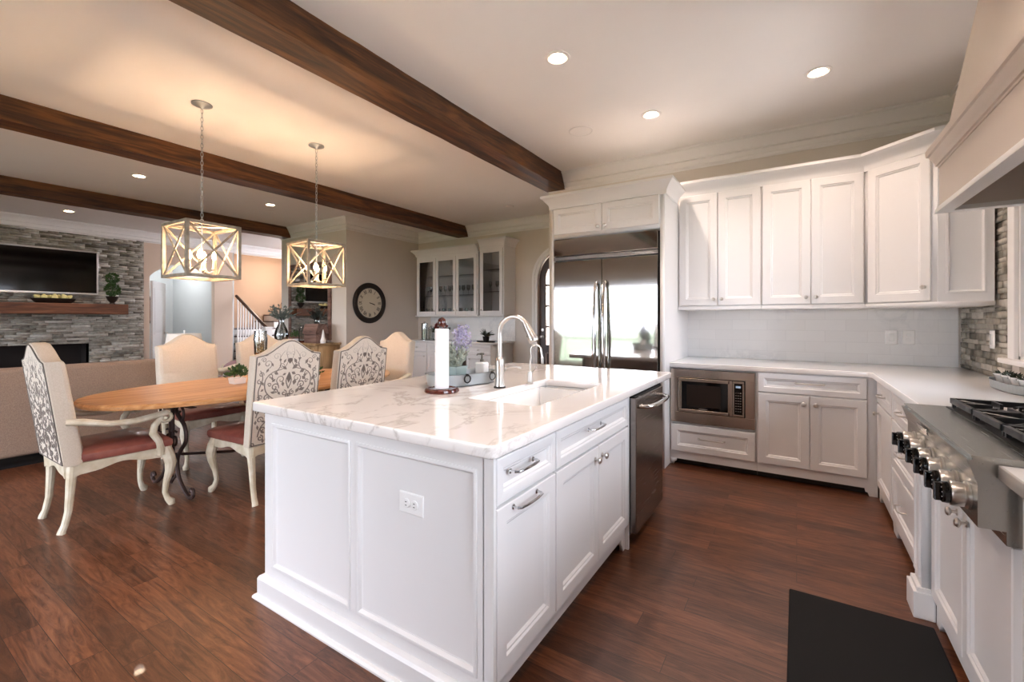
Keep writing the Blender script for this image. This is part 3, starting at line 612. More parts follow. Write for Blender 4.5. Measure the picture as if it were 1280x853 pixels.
dl = math.hypot(.358, .335)
with Facing(Matrix.Translation((.462, UY, 0)) @ Matrix.Rotation(-math.atan2(.335, .358), 4, 'Z')):
    d = front(cc, 'door', .03, dl-.03, 1.432, 2.478, .06); knob(d, dl-.065, 1.53)
flat_panel_wall(cc, 'end_panel', .82, XR-.04, 1.425, 2.55, [(.86, XR-.075, 1.48, 2.49)], 4.172)
UC = [(o, z+.075) for o, z in CC]
mb = MB(); mb.sweep(UC, [(FX1+.002, UY), (.46, UY), (.82, 4.172), (XR-.04, 4.172)]); struct('trim_5', mb, 'white')

# ------------------------------------------------------------------ RANGE HOOD
hd = T('range_hood', 'large painted mantel hood with tapered chimney and crown band over the cooktop', 'range hood', (.85, 2.155, 1.78))
HX, HY0, HY1, HB = .545, 1.56, 2.75, 1.785; XE = XR-.045
b = MB(); t = .035
b.box(HX, HX+t, HY0, HY1, HB+.02, 2.02); b.box(HX+t, XE, HY0, HY0+t, HB+.02, 2.02); b.box(HX+t, XE, HY1-t, HY1, HB+.02, 2.02); b.box(HX+t, XE, HY0+t, HY1-t, 1.98, 2.02); b.build('mantel', 'hood', hd, True)
b = MB(); pr = [(-.04, HB), (.014, HB), (.014, HB+.012), (.006, HB+.028), (0, HB+.034), (0, HB+.0195), (-.04, HB+.0195)]
def sweep_out(prof, pts, name, m, parent):            # box-like ring open at the wall, profile outward
    b = MB(); rings = []
    (xe, y1), (hx, _), (_, y0), _ = pts
    for o, z in prof: pass
    for q in range(4):
        ring = []
        for o, z in prof:
            ring.append([(xe, y1+o, z), (hx-o, y1+o, z), (hx-o, y0-o, z), (xe, y0-o, z)][q])
        rings.append(ring)
    b.loft(rings); return b.build(name, m, parent, True)
box = [(XE, HY1), (HX, HY1), (HX, HY0), (XE, HY0)]
sweep_out(pr, box, 'bottom_moulding', 'trim', hd)
sweep_out([(-.03, 1.99), (.004, 1.99), (.005, 1.998), (.012, 2.0), (.013, 2.01), (.017, 2.02), (.028, 2.04), (.03, 2.048), (.038, 2.052), (.04, 2.064), (.04, 2.08), (-.03, 2.08)], box, 'crown', 'hood', hd)
b = MB(); b.loft([[(XE, HY0+.02, 2.078), (HX+.01, HY0+.02, 2.078), (HX+.01, HY1-.02, 2.078), (XE, HY1-.02, 2.078)], [(XE, 1.90, ZC-.002), (.69, 1.90, ZC-.002), (.69, 2.41, ZC-.002), (XE, 2.41, ZC-.002)]]); b.build('chimney', 'hood', hd, True)
b = MB(); b.box(HX+.12, XE-.05, HY0+.12, HY1-.12, 1.955, 1.979, .004); b.build('liner', 'steel_range', hd, True)

# ------------------------------------------------------------------ SMALL THINGS IN THE KITCHEN
def wall_plate(label, m4, x, z, kind='outlet', name='outlet'):
    g = T(name, label, 'outlet' if kind == 'outlet' else 'light switch', tuple(m4 @ Vector((x, 0, z-.06))))
    with Facing(m4):
        b = MB(); b.ringpanel(x-.04, x+.04, z-.06, z+.06, [(0, 0), (0, .003), (.004, .006), (.01, .006)]); b.build('plate', 'plastic', g)
        if kind == 'outlet':
            for s in (-1, 1):
                b = MB(); b.lathe([(.0165, .006), (.0165, .009), (0, .01)], (x, 0, z+s*.021), '-y', 16); b.build('receptacle', 'ceramic', g)
        else: b = MB(); b.ringpanel(x-.017, x+.017, z-.034, z+.034, [(0, .006), (0, .0085), (.003, .011)]); b.build('rocker', 'ceramic', g)
MK = Matrix.Translation((0, YW-.0122, 0)); wall_plate('white rocker switch plate on the marble backsplash, beside the outlet', MK, .683, 1.15, 'switch', 'light_switch'); wall_plate('white outlet plate on the marble backsplash nearest the stone corner', MK, .795, 1.15)
MS = Matrix(((0, 1, 0, 1.094), (-1, 0, 0, 0), (0, 0, 1, 0), (0, 0, 0, 1))); wall_plate('white switch plate on the stacked stone beside the window sill', MS, -4.2, 1.17, 'switch', 'light_switch')
tr = T('serving_tray', 'small galvanized oval tray holding white pots under the window sill', 'tray', (1.0, 3.5, .915))
def oval(b, cx, cy, a, c, prof, n=40, rot=0, p=2.6):
    rings = []
    for s, z in prof:
        ring = []
        for k in range(n):
            t = 2*math.pi*k/n; cs, sn = math.cos(t), math.sin(t); x = (a+s)*math.copysign(abs(cs)**(2/p), cs); y = (c+s)*math.copysign(abs(sn)**(2/p), sn)
            ring.append((cx+x*math.cos(rot)-y*math.sin(rot), cy+x*math.sin(rot)+y*math.cos(rot), z))
        rings.append(ring)
    return b.loft(rings)
b = MB(); oval(b, 1.005, 3.5, .075, .24, [(-.01, .915), (0, .92), (.006, .965), (.009, .966), (.004, .963), (-.006, .925)]); b.build('tray_body', 'galv', tr, True)
for i, y in enumerate((3.66, 3.55, 3.44, 3.33)):
    p = T('potted_succulent', ['small white pot with dark succulent, the far end one in the tray', 'small white pot, second from the far end of the tray', 'small white pot, third from the far end of the tray', 'small white pot at the near end of the tray'][i], 'plant', (1.0, y, .926), 0, 'white pots in the galvanized tray')
    b = MB(); b.lathe([(.028, 0), (.04, .055), (.045, .06), (.045, .068), (.038, .068), (.034, .055), (0, .05)], (0, 0, 0), 'z', 20); b.build('pot', 'ceramic', p)
    b = MB()
    for k in range(36):
        a = random.uniform(0, 6.28); e = random.uniform(.15, 1.2); b.leaf((.012*math.cos(a), .012*math.sin(a), .055), (math.cos(a)*math.cos(e), math.sin(a)*math.cos(e), math.sin(e)*.7), .013, .04)
    b.build('leaves', 'leaf_dark', p)
b = MB(); b.box(-.03, .485, 1.35, 2.52, .0005, .016, .006); centre(b, 'floor_mat', 'rubber', 'black rubber kitchen mat on the wood floor by the cooktop', 'floor mat')

# faucet
fa = T('kitchen_faucet', 'brushed nickel gooseneck pull-down faucet behind the island sink', 'faucet', (-1.42, 2.10, .915))
b = MB(); b.lathe([(.034, 0), (.034, .006), (.030, .01)], (0, 0, 0)); b.build('base_ring', 'darkmetal', fa)
b = MB(); b.lathe([(.029, .006), (.027, .02), (.0225, .06), (.025, .10), (.0265, .13), (.026, .15), (.019, .17), (.014, .175)], (0, 0, 0)); b.build('body', 'nickel', fa)
b = MB(); pts = [(0, 0, .17), (0, 0, .25), (0, 0, .29)]; Rn = .094
for k in range(0, 17): a = R(180-k*9.7); pts.append((Rn+Rn*math.cos(a), 0, .31+Rn*math.sin(a)))
b.tube(pts, .0135, 14); b.build('gooseneck', 'nickel', fa)
e = Vector(pts[-1]); dv = (Vector(pts[-1])-Vector(pts[-2])).normalized()
b = MB(); q = [e-dv*.03, e+dv*.0, e+dv*.05, e+dv*.085, e+dv*.093]; b.tube([tuple(v) for v in q], [.0145, .019, .023, .029, .026], 16); b.build('spray_head', 'nickel', fa)
b = MB(); c = e+dv*.05+Vector((-.018, 0, 0)); b.box(c.x-.006, c.x+.004, -.006, .006, c.z-.015, c.z+.015, .002); b.build('spray_button', 'black', fa)
hn = MB(); hn.tube([(0, .024, .105), (0, .048, .105)], .018, 14); hn = hn.build('handle_hub', 'nickel', fa)
b = MB(); b.tube([(0, .04, .108), (.02, .075, .115), (.045, .11, .112), (.065, .13, .104)], [.010, .009, .006, .008], 10); b.build('handle', 'nickel', fa)
ft = T('water_tap', 'slim curved nickel drinking-water tap beside the tall faucet', 'faucet', (-1.35, 2.32, .915))
b = MB(); b.lathe([(.022, 0), (.022, .006), (.017, .012), (.014, .06), (.012, .075), (.006, .08)], (0, 0, 0)); b.build('body', 'nickel', ft)
b = MB(); pts = [(0, 0, .075), (0, 0, .12), (.01, 0, .17)]+[(.042+.036*math.cos(R(170-k*11)), 0, .2+.036*math.sin(R(170-k*11))) for k in range(14)]+[(.083, 0, .165), (.084, 0, .15)]
b.tube(pts, .0055, 10); b.build('spout', 'nickel', ft)
b = MB(); b.tube([(.0835, 0, .165), (.0845, 0, .125)], [.009, .008], 12); b.build('nozzle', 'nickel', ft)
b = MB(); b.tube([(0, .01, .065), (.01, .04, .085), (.012, .05, .1)], [.005, .004, .006], 8); b.build('lever', 'nickel', ft)
# paper towel
ph = T('paper_towel_holder', 'dark cherry wood paper towel holder with round base and turned finial', 'paper towel holder', (-1.6, 1.815, .915))
b = MB(); b.lathe([(.09, 0), (.093, .006), (.09, .016), (.078, .022), (.074, .018), (0, .018)], (0, 0, 0), n=40); b.build('base', 'mahogany', ph)
b = MB(); b.lathe([(.009, .018), (.009, .345), (.018, .35), (.022, .362), (.021, .385), (.014, .395), (0, .4)], (0, 0, 0)); b.build('post', 'mahogany', ph)
b = MB(); b.lathe([(.012, .02), (.036, .0202), (.0372, .03), (.0372, .33), (.036, .338), (.012, .338)], (0, 0, 0), n=36); o = b.build('paper_towel_roll', 'paper'); o.location = (-1.6, 1.815, .915); tag(o, 'nearly used-up white paper towel roll on the island holder', 'paper towels')
# tray with lavender and soap
ty = T('galvanized_tray', 'galvanized metal oval tray with ring handles on the island', 'tray', (-1.71, 2.12, .915)); ROT = R(-14)
b = MB(); oval(b, 0, 0, .12, .22, [(-.012, 0), (0, .006), (.01, .07), (.016, .072), (.006, .066), (-.006, .01)], rot=0); b.xf(Matrix.Rotation(ROT, 4, 'Z')); b.build('tray_body', 'galv', ty)
for s in (-.06, .13):
    b = MB(); b.tube([(.133, s+.022*math.sin(R(a)), .045-.022*math.cos(R(a))) for a in range(0, 361, 30)], .004, 6); b.box(.122, .135, s-.006, s+.006, .06, .074); b.xf(Matrix.Rotation(ROT, 4, 'Z')); b.build('ring_handle', 'darkmetal', ty)
pl = T('potted_lavender', 'purple lavender and sage foliage in a square slate pot on the tray', 'plant', (-1.69, 2.03, .925))
b = MB(); b.loft([rr_ for rr_ in [[(x*s, y*s, z) for x, y in ((-1, -1), (1, -1), (1, 1), (-1, 1))] for s, z in ((.04, 0), (.05, .095), (.053, .095), (.053, .105), (.046, .105), (.044, .09))]]); b.build('pot', 'slate', pl)
b = MB()
for k in range(110):
    a = random.uniform(0, 6.28); e = random.uniform(.75, 1.5); l = random.uniform(.06, .16); d = Vector((math.cos(a)*math.cos(e), math.sin(a)*math.cos(e), math.sin(e))); p0 = Vector((random.uniform(-.03, .03), random.uniform(-.03, .03), .09)); b.tube([p0, p0+d*l], .0012, 4)
    for q in range(9): b.leaf(p0+d*l*(q+1)/9, d+Vector((random.uniform(-1, 1), random.uniform(-1, 1), random.uniform(-.3, .6))), .009, random.uniform(.018, .032))
b.build('foliage', 'leaf_sage', pl)
b = MB()
for k in range(22):
    a = random.uniform(0, 6.28); r = random.uniform(0, .07); top = random.uniform(.26, .34); x, y = r*math.cos(a)*.8, r*math.sin(a)*.8+.03; b.tube([(x*.4, y*.4, .1), (x*1.5, y*1.5, top)], .0012, 4)
    for q in range(22):
        aa_ = random.uniform(0, 6.28); b.leaf((x*1.45+.004*math.cos(aa_), y*1.45+.004*math.sin(aa_), top-.075+q*.004), (math.cos(aa_), math.sin(aa_), .6), .011, .016)
b.build('flowers', 'lavender', pl)
sp = T('soap_dispenser', 'white square soap bottle with clear pump top on the galvanized tray', 'soap bottle', (-1.655, 2.25, .925))
b = MB(); b.box(-.033, .033, -.033, .033, 0, .114, .012, 3); b.build('bottle', 'ceramic', sp)
b = MB(); b.lathe([(.012, .114), (.012, .128), (.006, .13), (.005, .155), (.014, .157), (.014, .168), (0, .17)], (0, 0, 0), n=14); b.tube([(0, 0, .163), (-.035, 0, .16), (-.04, 0, .152)], .004, 6); b.build('pump', 'terrac', sp)

# ------------------------------------------------------------------ CEILING FIXTURES
def downlight(x, y, label, watt=24):
    t = T('recessed_light', label, 'light', (x, y, ZC), 0, 'recessed ceiling lights'); b = MB()
    b.lathe([(.085, -.001), (.083, -.006), (.066, -.008), (.06, -.002), (.052, -.0015)], (0, 0, 0), n=32); b.build('trim_ring', 'trim', t)
    b = MB(); b.lathe([(.052, -.0016), (.052, -.003), (0, -.0035)], (0, 0, 0), n=24); b.build('lamp', 'can_glow', t)
    l = bpy.data.lights.new('downlight', 'SPOT'); l.energy = watt*LAMP; l.color = (1, .80, .70); l.spot_size = R(125); l.spot_blend = .9; l.shadow_soft_size = .05
    lo = bpy.data.objects.new('downlight', l); COL.objects.link(lo); lo.parent = t; lo.location = (0, 0, -.03)
for x, y, s in ((-1.378, 2.744, 'lit recessed ceiling light above the island'), (.132, 3.916, 'lit recessed ceiling light nearest the range hood'), (-1.071, 3.942, 'lit recessed ceiling light in front of the refrigerator'), (-6.912, 2.204, 'lit recessed ceiling light between the second and third beams, nearer the pendants'), (-6.92, 3.855, 'lit recessed ceiling light between the beams near the clock wall'), (-10.135, 2.295, 'lit recessed ceiling light in front of the stone fireplace')): downlight(x, y, s)
for x, y, s in ((.1, 1.2, 'added unseen fill downlight over the near end of the cooktop run'), (-1.4, .9, 'added unseen fill downlight over the near end of the island'), (-6.9, -.2, 'added unseen fill downlight over the sofa'), (-1.2, -1.4, 'added unseen fill downlight near the kitchen back windows')): downlight(x, y, s)  # extra downlights outside the view, added to brighten the room
sk = T('ceiling_speaker', 'round flush white ceiling speaker between the beam and refrigerator light', 'speaker', (-1.73, 3.934, ZC))
b = MB(); b.lathe([(.115, -.0005), (.115, -.004), (.105, -.006), (.10, -.003)], (0, 0, 0), n=40); b.build('rim', 'trim', sk); b = MB(); b.lathe([(.10, -.002), (.10, -.0035), (0, -.0035)], (0, 0, 0), n=40); b.build('grille', 'ceil', sk)
b = MB(); b.lathe([(.07, 0), (.07, -.006), (.06, -.018), (0, -.02)], (0, 0, 0), n=28); sd = b.build('smoke_detector', 'ceil'); sd.location = (-3.828, 5.94, ZC-.0005); tag(sd, 'faint white round smoke detector on the ceiling near the nook', 'smoke detector')

# pendants
def pendant(x, y, label, rz):
    t = T('pendant_light', label, 'pendant light', (x, y, 1.64), rz, 'square lantern pendants over the dining table'); H = .445; a = .195; z1 = H
    b = MB(); zc = ZC-1.64; b.lathe([(.075, zc-.0005), (.075, zc-.008), (.06, zc-.016), (.02, zc-.028), (.008, zc-.04), (0, zc-.042)], (0, 0, 0), n=28); b.build('canopy', 'galv', t)
    b = MB(); z = zc-.035; k = 0
    while z > z1+.045:
        h_, w_ = .023, .009; pts = [((w_*math.cos(R(q)) if k % 2 else 0), (0 if k % 2 else w_*math.cos(R(q))), z-h_+h_*math.sin(R(q))) for q in range(0, 361, 36)]; b.tube(pts, .0024, 5, False); z -= .036; k += 1
    b.build('chain', 'galv', t)
    b = MB(); s = .0125
    for sx in (-1, 1):
        for sy in (-1, 1): b.box(sx*a-s, sx*a+s, sy*a-s, sy*a+s, 0, z1, .002)
    for zz in (0, z1-.025):
        for q in (-1, 1): b.box(-a, a, q*a-s, q*a+s, zz, zz+.025, .002); b.box(q*a-s, q*a+s, -a, a, zz, zz+.025, .002)
    b.build('frame', 'cream_grey', t)
    b = MB(); u = a-.012; zl, zh = .025, z1-.025; 
    for q in (-1, 1):
        for (p0, p1) in (((-u, zl), (u, zh)), ((-u, zh), (u, zl))):
            b.tube([(p0[0], q*a, p0[1]), (p1[0], q*a, p1[1])], .0085, 4); b.tube([(q*a, p0[0], p0[1]), (q*a, p1[0], p1[1])], .0085, 4)
    b.build('cross_bar', 'cream_grey', t)
    b = MB(); b.tube([(-a, -a, z1-.012), (a, a, z1-.012)], .006, 6); b.tube([(-a, a, z1-.012), (a, -a, z1-.012)], .006, 6); b.tube([(0, 0, .07), (0, 0, z1+.03)], .007, 8); b.tube([(0, .012*math.cos(R(q)), z1+.035+.015*math.sin(R(q))) for q in range(0, 361, 40)], .0035, 6); b.lathe([(.02, .06), (.025, .07), (.01, .085)], (0, 0, 0), n=14)
    b.build('stem', 'nickel', t)
    for k in range(4):
        an = R(45+90*k+8); cx, cy = .085*math.cos(an), .085*math.sin(an)
        b = MB(); b.tube([(0, 0, .075), (cx*.5, cy*.5, .05), (cx, cy, .065), (cx, cy, .085)], .004, 6); b.lathe([(.018, .083), (.018, .087), (.011, .09), (.011, .16), (.009, .162)], (cx, cy, 0), n=12); c = b.build('candle_arm', 'cream_paint', t)
        b = MB(); b.lathe([(.006, .16), (.013, .175), (.015, .19), (.011, .212), (.003, .235)], (cx, cy, 0), n=12); b.build('candle_bulb', 'bulb', c)
        l = bpy.data.lights.new('candle_glow', 'POINT'); l.energy = 11*LAMP; l.color = (1, .66, .42); l.shadow_soft_size = .018; lo = bpy.data.objects.new('candle_glow', l); COL.objects.link(lo); lo.parent = t; lo.location = (cx, cy, .2)
    return t
vary('cream_grey', '#a39886', '#867c6e', .6, (20, 20, 20), .1)
pendant(-4.17, 1.75, 'square wooden lantern pendant nearer the stone fireplace wall', 2)
pendant(-4.17, 2.80, 'square wooden lantern pendant nearer the wall clock', -4)

# ------------------------------------------------------------------ NOOK: glass-door wall cabinets, base cabinets, arched door
NY = 6.45
def nook_cab(label, x0, x1, z0, z1, doors, zs, cx):
    c = T('glass_door_cabinet', label, 'cabinet', (cx, 6.63, z0)); b = MB(); t = .02
    for a, bb_ in ((x0, x0+t), (x1-t, x1)): b.box(a, bb_, NY, 6.817, z0, z1)
    b.box(x0+t, x1-t, NY, 6.817, z0, z0+.03); b.box(x0+t, x1-t, NY, 6.817, z1-.06, z1); b.box(x0+t, x1-t, 6.80, 6.817, z0+.03, z1-.06)
    b.box(x0-.012, x1+.012, NY-.03, 6.817, z0-.022, z0-.001, .003); b.build('body', 'white', c, True)
    b = MB(); k = z1-2.40; b.sweep([(o, z+k) for o, z in CC], [(x0, 6.817), (x0, NY), (x1, NY)] if x0 < -6 else [(x0, NY), (x1, NY), (x1, 6.817)]); b.build('crown', 'white', c, True)
    for a, bb_, kx in doors:
        d = MB(); r = .065; g = .002; y0, y1 = NY-.021, NY-.001
        for q in ((a+g, a+r, z0+.01, z1-.05), (bb_-r, bb_-g, z0+.01, z1-.05), (a+r, bb_-r, z0+.01, z0+.01+r), (a+r, bb_-r, z1-.05-r, z1-.05)): d.box(q[0], q[1], y0, y1, q[2], q[3], .002)
        d = d.build('door', 'white', c, True)
        b = MB(); b.box(a+r-.005, bb_-r+.005, NY-.012, NY-.008, z0+r, z1-.04-r); b.build('pane', 'cab_glass', d, True)
        with Facing(Matrix.Translation((0, NY, 0))): knob(d, kx, z0+.09)
    for z in zs:
        b = MB(); b.box(x0+t, x1-t, NY+.03, 6.80, z, z+.012); b.build('shelf', 'glassware', c, True)
    return c
nook_cab('wide white wall cabinet with three glass doors in the bar nook', -6.34, -4.83, 1.38, 2.53, [(-6.32, -5.83, -5.86), (-5.825, -5.335, -5.37), (-5.33, -4.85, -5.30)], (1.75, 2.12), -5.58)
nook_cab('taller narrow white glass-door wall cabinet nearer the arched door', -4.79, -4.27, 1.38, 2.60, [(-4.77, -4.29, -4.74)], (1.79, 2.18), -4.53)
def glass_mesh(kind):
    b = MB()
    if kind == 0: b.lathe([(.03, 0), (.03, .003), (.004, .008), (.004, .08), (.02, .095), (.034, .13), (.03, .19), (.029, .19), (.031, .13), (0, .096)], (0, 0, 0), n=14)
    else: b.lathe([(.03, 0), (.034, .11), (.032, .11), (.028, .008), (0, .008)], (0, 0, 0), n=14)
    return b
g0 = {}
def stem(x, y, z, kind, label, grp):
    if kind not in g0: o = glass_mesh(kind).build('wine_glass' if kind == 0 else 'tumbler', 'glassware'); g0[kind] = o
    else: o = g0[kind].copy(); COL.objects.link(o)
    o.location = (x, y, z); tag(o, label, 'glass', grp)
for x in [-6.22+.115*i for i in range(13)]:
    stem(x, 6.6+.05*random.random(), 1.762, 0, 'clear stemmed wine glass standing on the lower glass shelf of the three-door cabinet', 'wine glasses on the lower shelf')
for x in [-6.2+.14*i for i in range(10)]:
    stem(x, 6.62, 1.41, 1, 'clear tumbler standing on the bottom of the three-door glass cabinet', 'tumblers at the cabinet bottom')
for x in (-4.68, -4.53, -4.39): stem(x, 6.62, 1.802, 0, 'clear stemmed glass on the lower shelf of the tall narrow glass cabinet', 'stemmed glasses in the narrow cabinet')
lc = T('bar_cabinet', 'white base cabinet with drawers under the bar nook glass cabinets', 'cabinet', (-5.3, 6.5, 0))
b = MB(); b.box(-6.28, -4.32, 6.17, 6.81, .1, .872); b.box(-6.28, -4.32, 6.25, 6.81, 0, .1); b.build('body', 'white', lc, True)
with Facing(Matrix.Translation((0, 6.17, 0))):
    for x0, x1 in ((-6.27, -5.8), (-5.79, -5.30)):
        d = front(lc, 'drawer', x0, x1, .70, .865, .03); knob(d, (x0+x1)/2, .78); d = front(lc, 'door', x0, x1, .12, .69); knob(d, x1-.05, .62)
    d = front(lc, 'appliance_door', -5.28, -4.87, .12, .865, .02, m='steel'); d = front(lc, 'drawer', -4.85, -4.34, .70, .865, .03); knob(d, -4.6, .78); d = front(lc, 'door', -4.85, -4.34, .12, .69); knob(d, -4.79, .62)
slab('bar_countertop', [(-6.3, 6.14), (-4.29, 6.14), (-4.29, 6.815), (-6.3, 6.815)], [], .875, .91, 'quartz', 'white countertop of the bar nook below the glass cabinets', .004)
mb = MB(); mb.box(-6.30, -4.27, 6.808, 6.819, .912, 1.355); struct('wall_nook_splash', mb, 'tile')
# arched door
o = MB()
def arch_pts(r, n=20): return [(DC+r*math.cos(R(180-180*k/n)), DZ+r*math.sin(R(180-180*k/n))) for k in range(n+1)]
def arch_ring(b, r0, r1, y0, y1):
    A, B = arch_pts(r0), arch_pts(r1)
    A = [(A[0][0], 0)]+A+[(A[-1][0], 0)]; B = [(B[0][0], 0)]+B+[(B[-1][0], 0)]
    b.loft([[(a[0], y0, a[1]), (c[0], y0, c[1]), (c[0], y1, c[1]), (a[0], y1, a[1])] for a, c in zip(A, B)])
arch_ring(o, DR-.004, DR+.09, 6.795, 6.82); arch_ring(o, DR+.05, DR+.1, 6.785, 6.795); cs = o.build('trim_6', 'trim'); cs['kind'] = 'structure'
o = MB(); arch_ring(o, DR-.13, DR-.006, 6.87, 6.91)
xi0, xi1 = DC-DR+.13, DC+DR-.13
o.box(xi0, xi1, 6.87, 6.91, 0, .22); o.box(xi0, xi1, 6.87, 6.91, .72, .86); o.box(DC-.045, DC+.045, 6.87, 6.91, .22, .72)
o.box(DC-.02, DC+.02, 6.872, 6.908, .86, DZ+DR-.14)
for z in (1.16, 1.52, 1.88, 2.18): o.box(xi0+.0, xi1, 6.872, 6.908, z, z+.035)
dr = o.build('door_1', 'door_w'); dr['kind'] = 'structure'
b = MB(); pts = [(xi0, .86)]+[(p[0], p[1]) for p in arch_pts(DR-.132)]+[(xi1, .86)]; b.prism(pts, 6.888, 6.892, 'y'); b.build('pane', 'glass', dr)
for a, c in ((xi0, DC-.045), (DC+.045, xi1)):
    b = MB(); b.ringpanel(a+.003, c-.003, .223, .717, [(0, 0), (.02, 0), (.05, .014), (.06, .014)], 6.892); b.build('lower_panel', 'door_w', dr)
b = MB(); b.lathe([(.028, 0), (.028, .01), (.01, .014), (.01, .03), (.026, .04), (.028, .055), (.015, .066), (0, .068)], (DC-DR+.07, 6.87, 1.0), '-y', 20); b.lathe([(.026, 0), (.024, .012), (0, .014)], (DC-DR+.07, 6.87, 1.12), '-y', 20); b.build('door_knob', 'nickel', dr)
mb = MB(); mb.box(-4.6, -1.8, 8.6, 8.65, 0, ZC); struct('wall_entry', mb, 'ceil')
# bar nook things
bp = T('bromeliad_plant', 'dark spiky bromeliad in a dark pot on a black tray, bar nook counter', 'plant', (-4.56, 6.32, .91))
b = MB(); oval(b, 0, 0, .17, .1, [(-.01, .0), (0, .006), (.01, .02), (-.005, .014)]); b.build('dish', 'black', bp)
b = MB(); b.lathe([(.05, .015), (.06, .09), (.062, .1), (.05, .1), (0, .09)], (0, 0, 0), n=20); b.build('pot', 'darkmetal', bp)
b = MB()
for k in range(26):
    a = k*2.4; e = random.uniform(.2, 1.2); l = random.uniform(.1, .19); d = Vector((math.cos(a)*math.cos(e), math.sin(a)*math.cos(e), math.sin(e))); q = Vector((0, 0, .1)); b.tube([q, q+d*l*.5, q+d*l+Vector((0, 0, -.02))], [.009, .008, .0015], 4, True, .4)
b.build('leaves', 'leaf_dark', bp)
for i, (x, l, kk) in enumerate(((-6.18, 'clear glass canister at the wall end of the bar nook counter', 0), (-6.0, 'shorter clear glass canister second along the bar nook counter', 1))):
    b = MB(); hgt = (.3, .22)[i]; b.lathe([(.055, 0), (.06, .01), (.06, hgt), (.055, hgt), (.055, .012), (0, .012)], (0, 0, 0), n=20); o = b.build('glass_canister', 'glassware'); o.location = (x, 6.5, .911); tag(o, l, 'canister')
    b = MB(); b.lathe([(.062, hgt+.001), (.062, hgt+.015), (.02, hgt+.03), (.012, hgt+.05), (0, hgt+.055)], (0, 0, 0), n=20); b.build('lid', 'glassware', o)
fl = T('flower_arrangement', 'peach and red flowers with dark leaves in a vase on the bar counter', 'flowers', (-5.66, 6.4, .91))
b = MB(); b.lathe([(.035, 0), (.045, .06), (.03, .12), (.035, .14), (.028, .138), (0, .1)], (0, 0, 0), n=18); b.build('vase', 'mahogany', fl)
b = MB()
for k in range(60):
    a = random.uniform(0, 6.28); e = random.uniform(-.2, 1.4); r = .085; c = Vector((math.cos(a)*math.cos(e)*r, math.sin(a)*math.cos(e)*r, .23+math.sin(e)*r*.9)); b.leaf(c, (c-Vector((0, 0, .2))), .05, .06)
b.build('blossoms', 'petal', fl)
b = MB()
for k in range(26):
    a = random.uniform(0, 6.28); b.leaf((.05*math.cos(a), .05*math.sin(a), .18), (math.cos(a), math.sin(a), random.uniform(-.1, .6)), .06, .15)
b.build('leaves', 'leaf_dark', fl)

# clock on the pier wall (faces +x)
ck = T('wall_clock', 'round wall clock with dark frame, cream face and Roman numerals', 'clock', (-6.659, 5.545, 1.605))
b = MB(); b.lathe([(.36, 0), (.375, .012), (.37, .03), (.345, .045), (.31, .05), (.29, .04), (.275, .028), (.272, .02), (.0, .02)], (-6.659, 5.545, 1.605), 'x', 56); b.build('frame', 'bronze', ck, True)
b = MB(); b.lathe([(.272, .021), (.272, .024), (0, .024)], (-6.659, 5.545, 1.605), 'x', 48); b.build('dial', 'dial', ck, True) if 'dial' in M else None
mat('dial_c', '#cfc8b4', .7)
b = MB(); b.lathe([(.272, .021), (.272, .0245), (0, .0245)], (-6.659, 5.545, 1.605), 'x', 48); b.build('dial', 'dial_c', ck, True)
for i, s in enumerate(['XII', 'I', 'II', 'III', 'IIII', 'V', 'VI', 'VII', 'VIII', 'IX', 'X', 'XI']):
    me = text_mesh(s, .078); me.materials.append(M['bronze']); a = R(30*i)
    o = bpy.data.objects.new('numeral', me); COL.objects.link(o); o.parent = ck; o.scale = (.8, 1.15, 1)
    # seen from +x: screen right is +y
    o.matrix_local = Matrix.Translation((.0262, .215*math.sin(a), .215*math.cos(a))) @ Matrix(((0, 0, 1, 0), (1, 0, 0, 0), (0, 1, 0, 0), (0, 0, 0, 1))) @ Matrix.Rotation(-a, 4, 'Z') @ Matrix.Diagonal((.85, 1.3, 1, 1))
for ln, ang, w_ in ((.13, 107, .011), (.115, 104, .016)):
    a = R(ang); b = MB(); d = Vector((0, math.sin(a), math.cos(a))); n = Vector((0, math.cos(a), -math.sin(a))); c = Vector((.03, 0, 0)); b.loft([[tuple(c-d*.02+n*w_*.4+Vector((e_, 0, 0))), tuple(c+d*ln*.8+n*w_*.5+Vector((e_, 0, 0))), tuple(c+d*ln+Vector((e_, 0, 0))), tuple(c+d*ln*.8-n*w_*.5+Vector((e_, 0, 0))), tuple(c-d*.02-n*w_*.4+Vector((e_, 0, 0)))] for e_ in (0, .002)]); b.build('hand', 'bronze', ck)

# mirror + buffet at the pier
mr = T('framed_mirror', 'tall rectangular mirror with dark weathered frame above the wooden sideboard', 'mirror', (-7.72, 5.04, .95))
b = MB(); f_ = .07
for q in ((-8.36, -8.29, .93, 2.36), (-7.13, -7.06, .93, 2.36), (-8.29, -7.13, .93, 1.0), (-8.29, -7.13, 2.29, 2.36)): b.box(q[0], q[1], 5.005, 5.047, q[2], q[3], .008)
b.build('frame', 'box_w', mr, True)
b = MB(); b.box(-8.29, -7.13, 5.02, 5.04, 1.0, 2.29); b.build('mirror_glass', 'mirror', mr, True)
bf = T('sideboard', 'light wood sideboard with cabinet doors under the mirror', 'sideboard', (-7.55, 4.78, 0))
b = MB(); b.box(-8.3, -6.8, 4.57, 5.02, .1, .86); b.box(-8.25, -6.85, 4.6, 5.0, 0, .1); b.build('body', 'buffet_w', bf, True)
b = MB(); b.box(-8.34, -6.76, 4.53, 5.025, .861, .895, .006); b.build('top', 'buffet_w', bf, True)
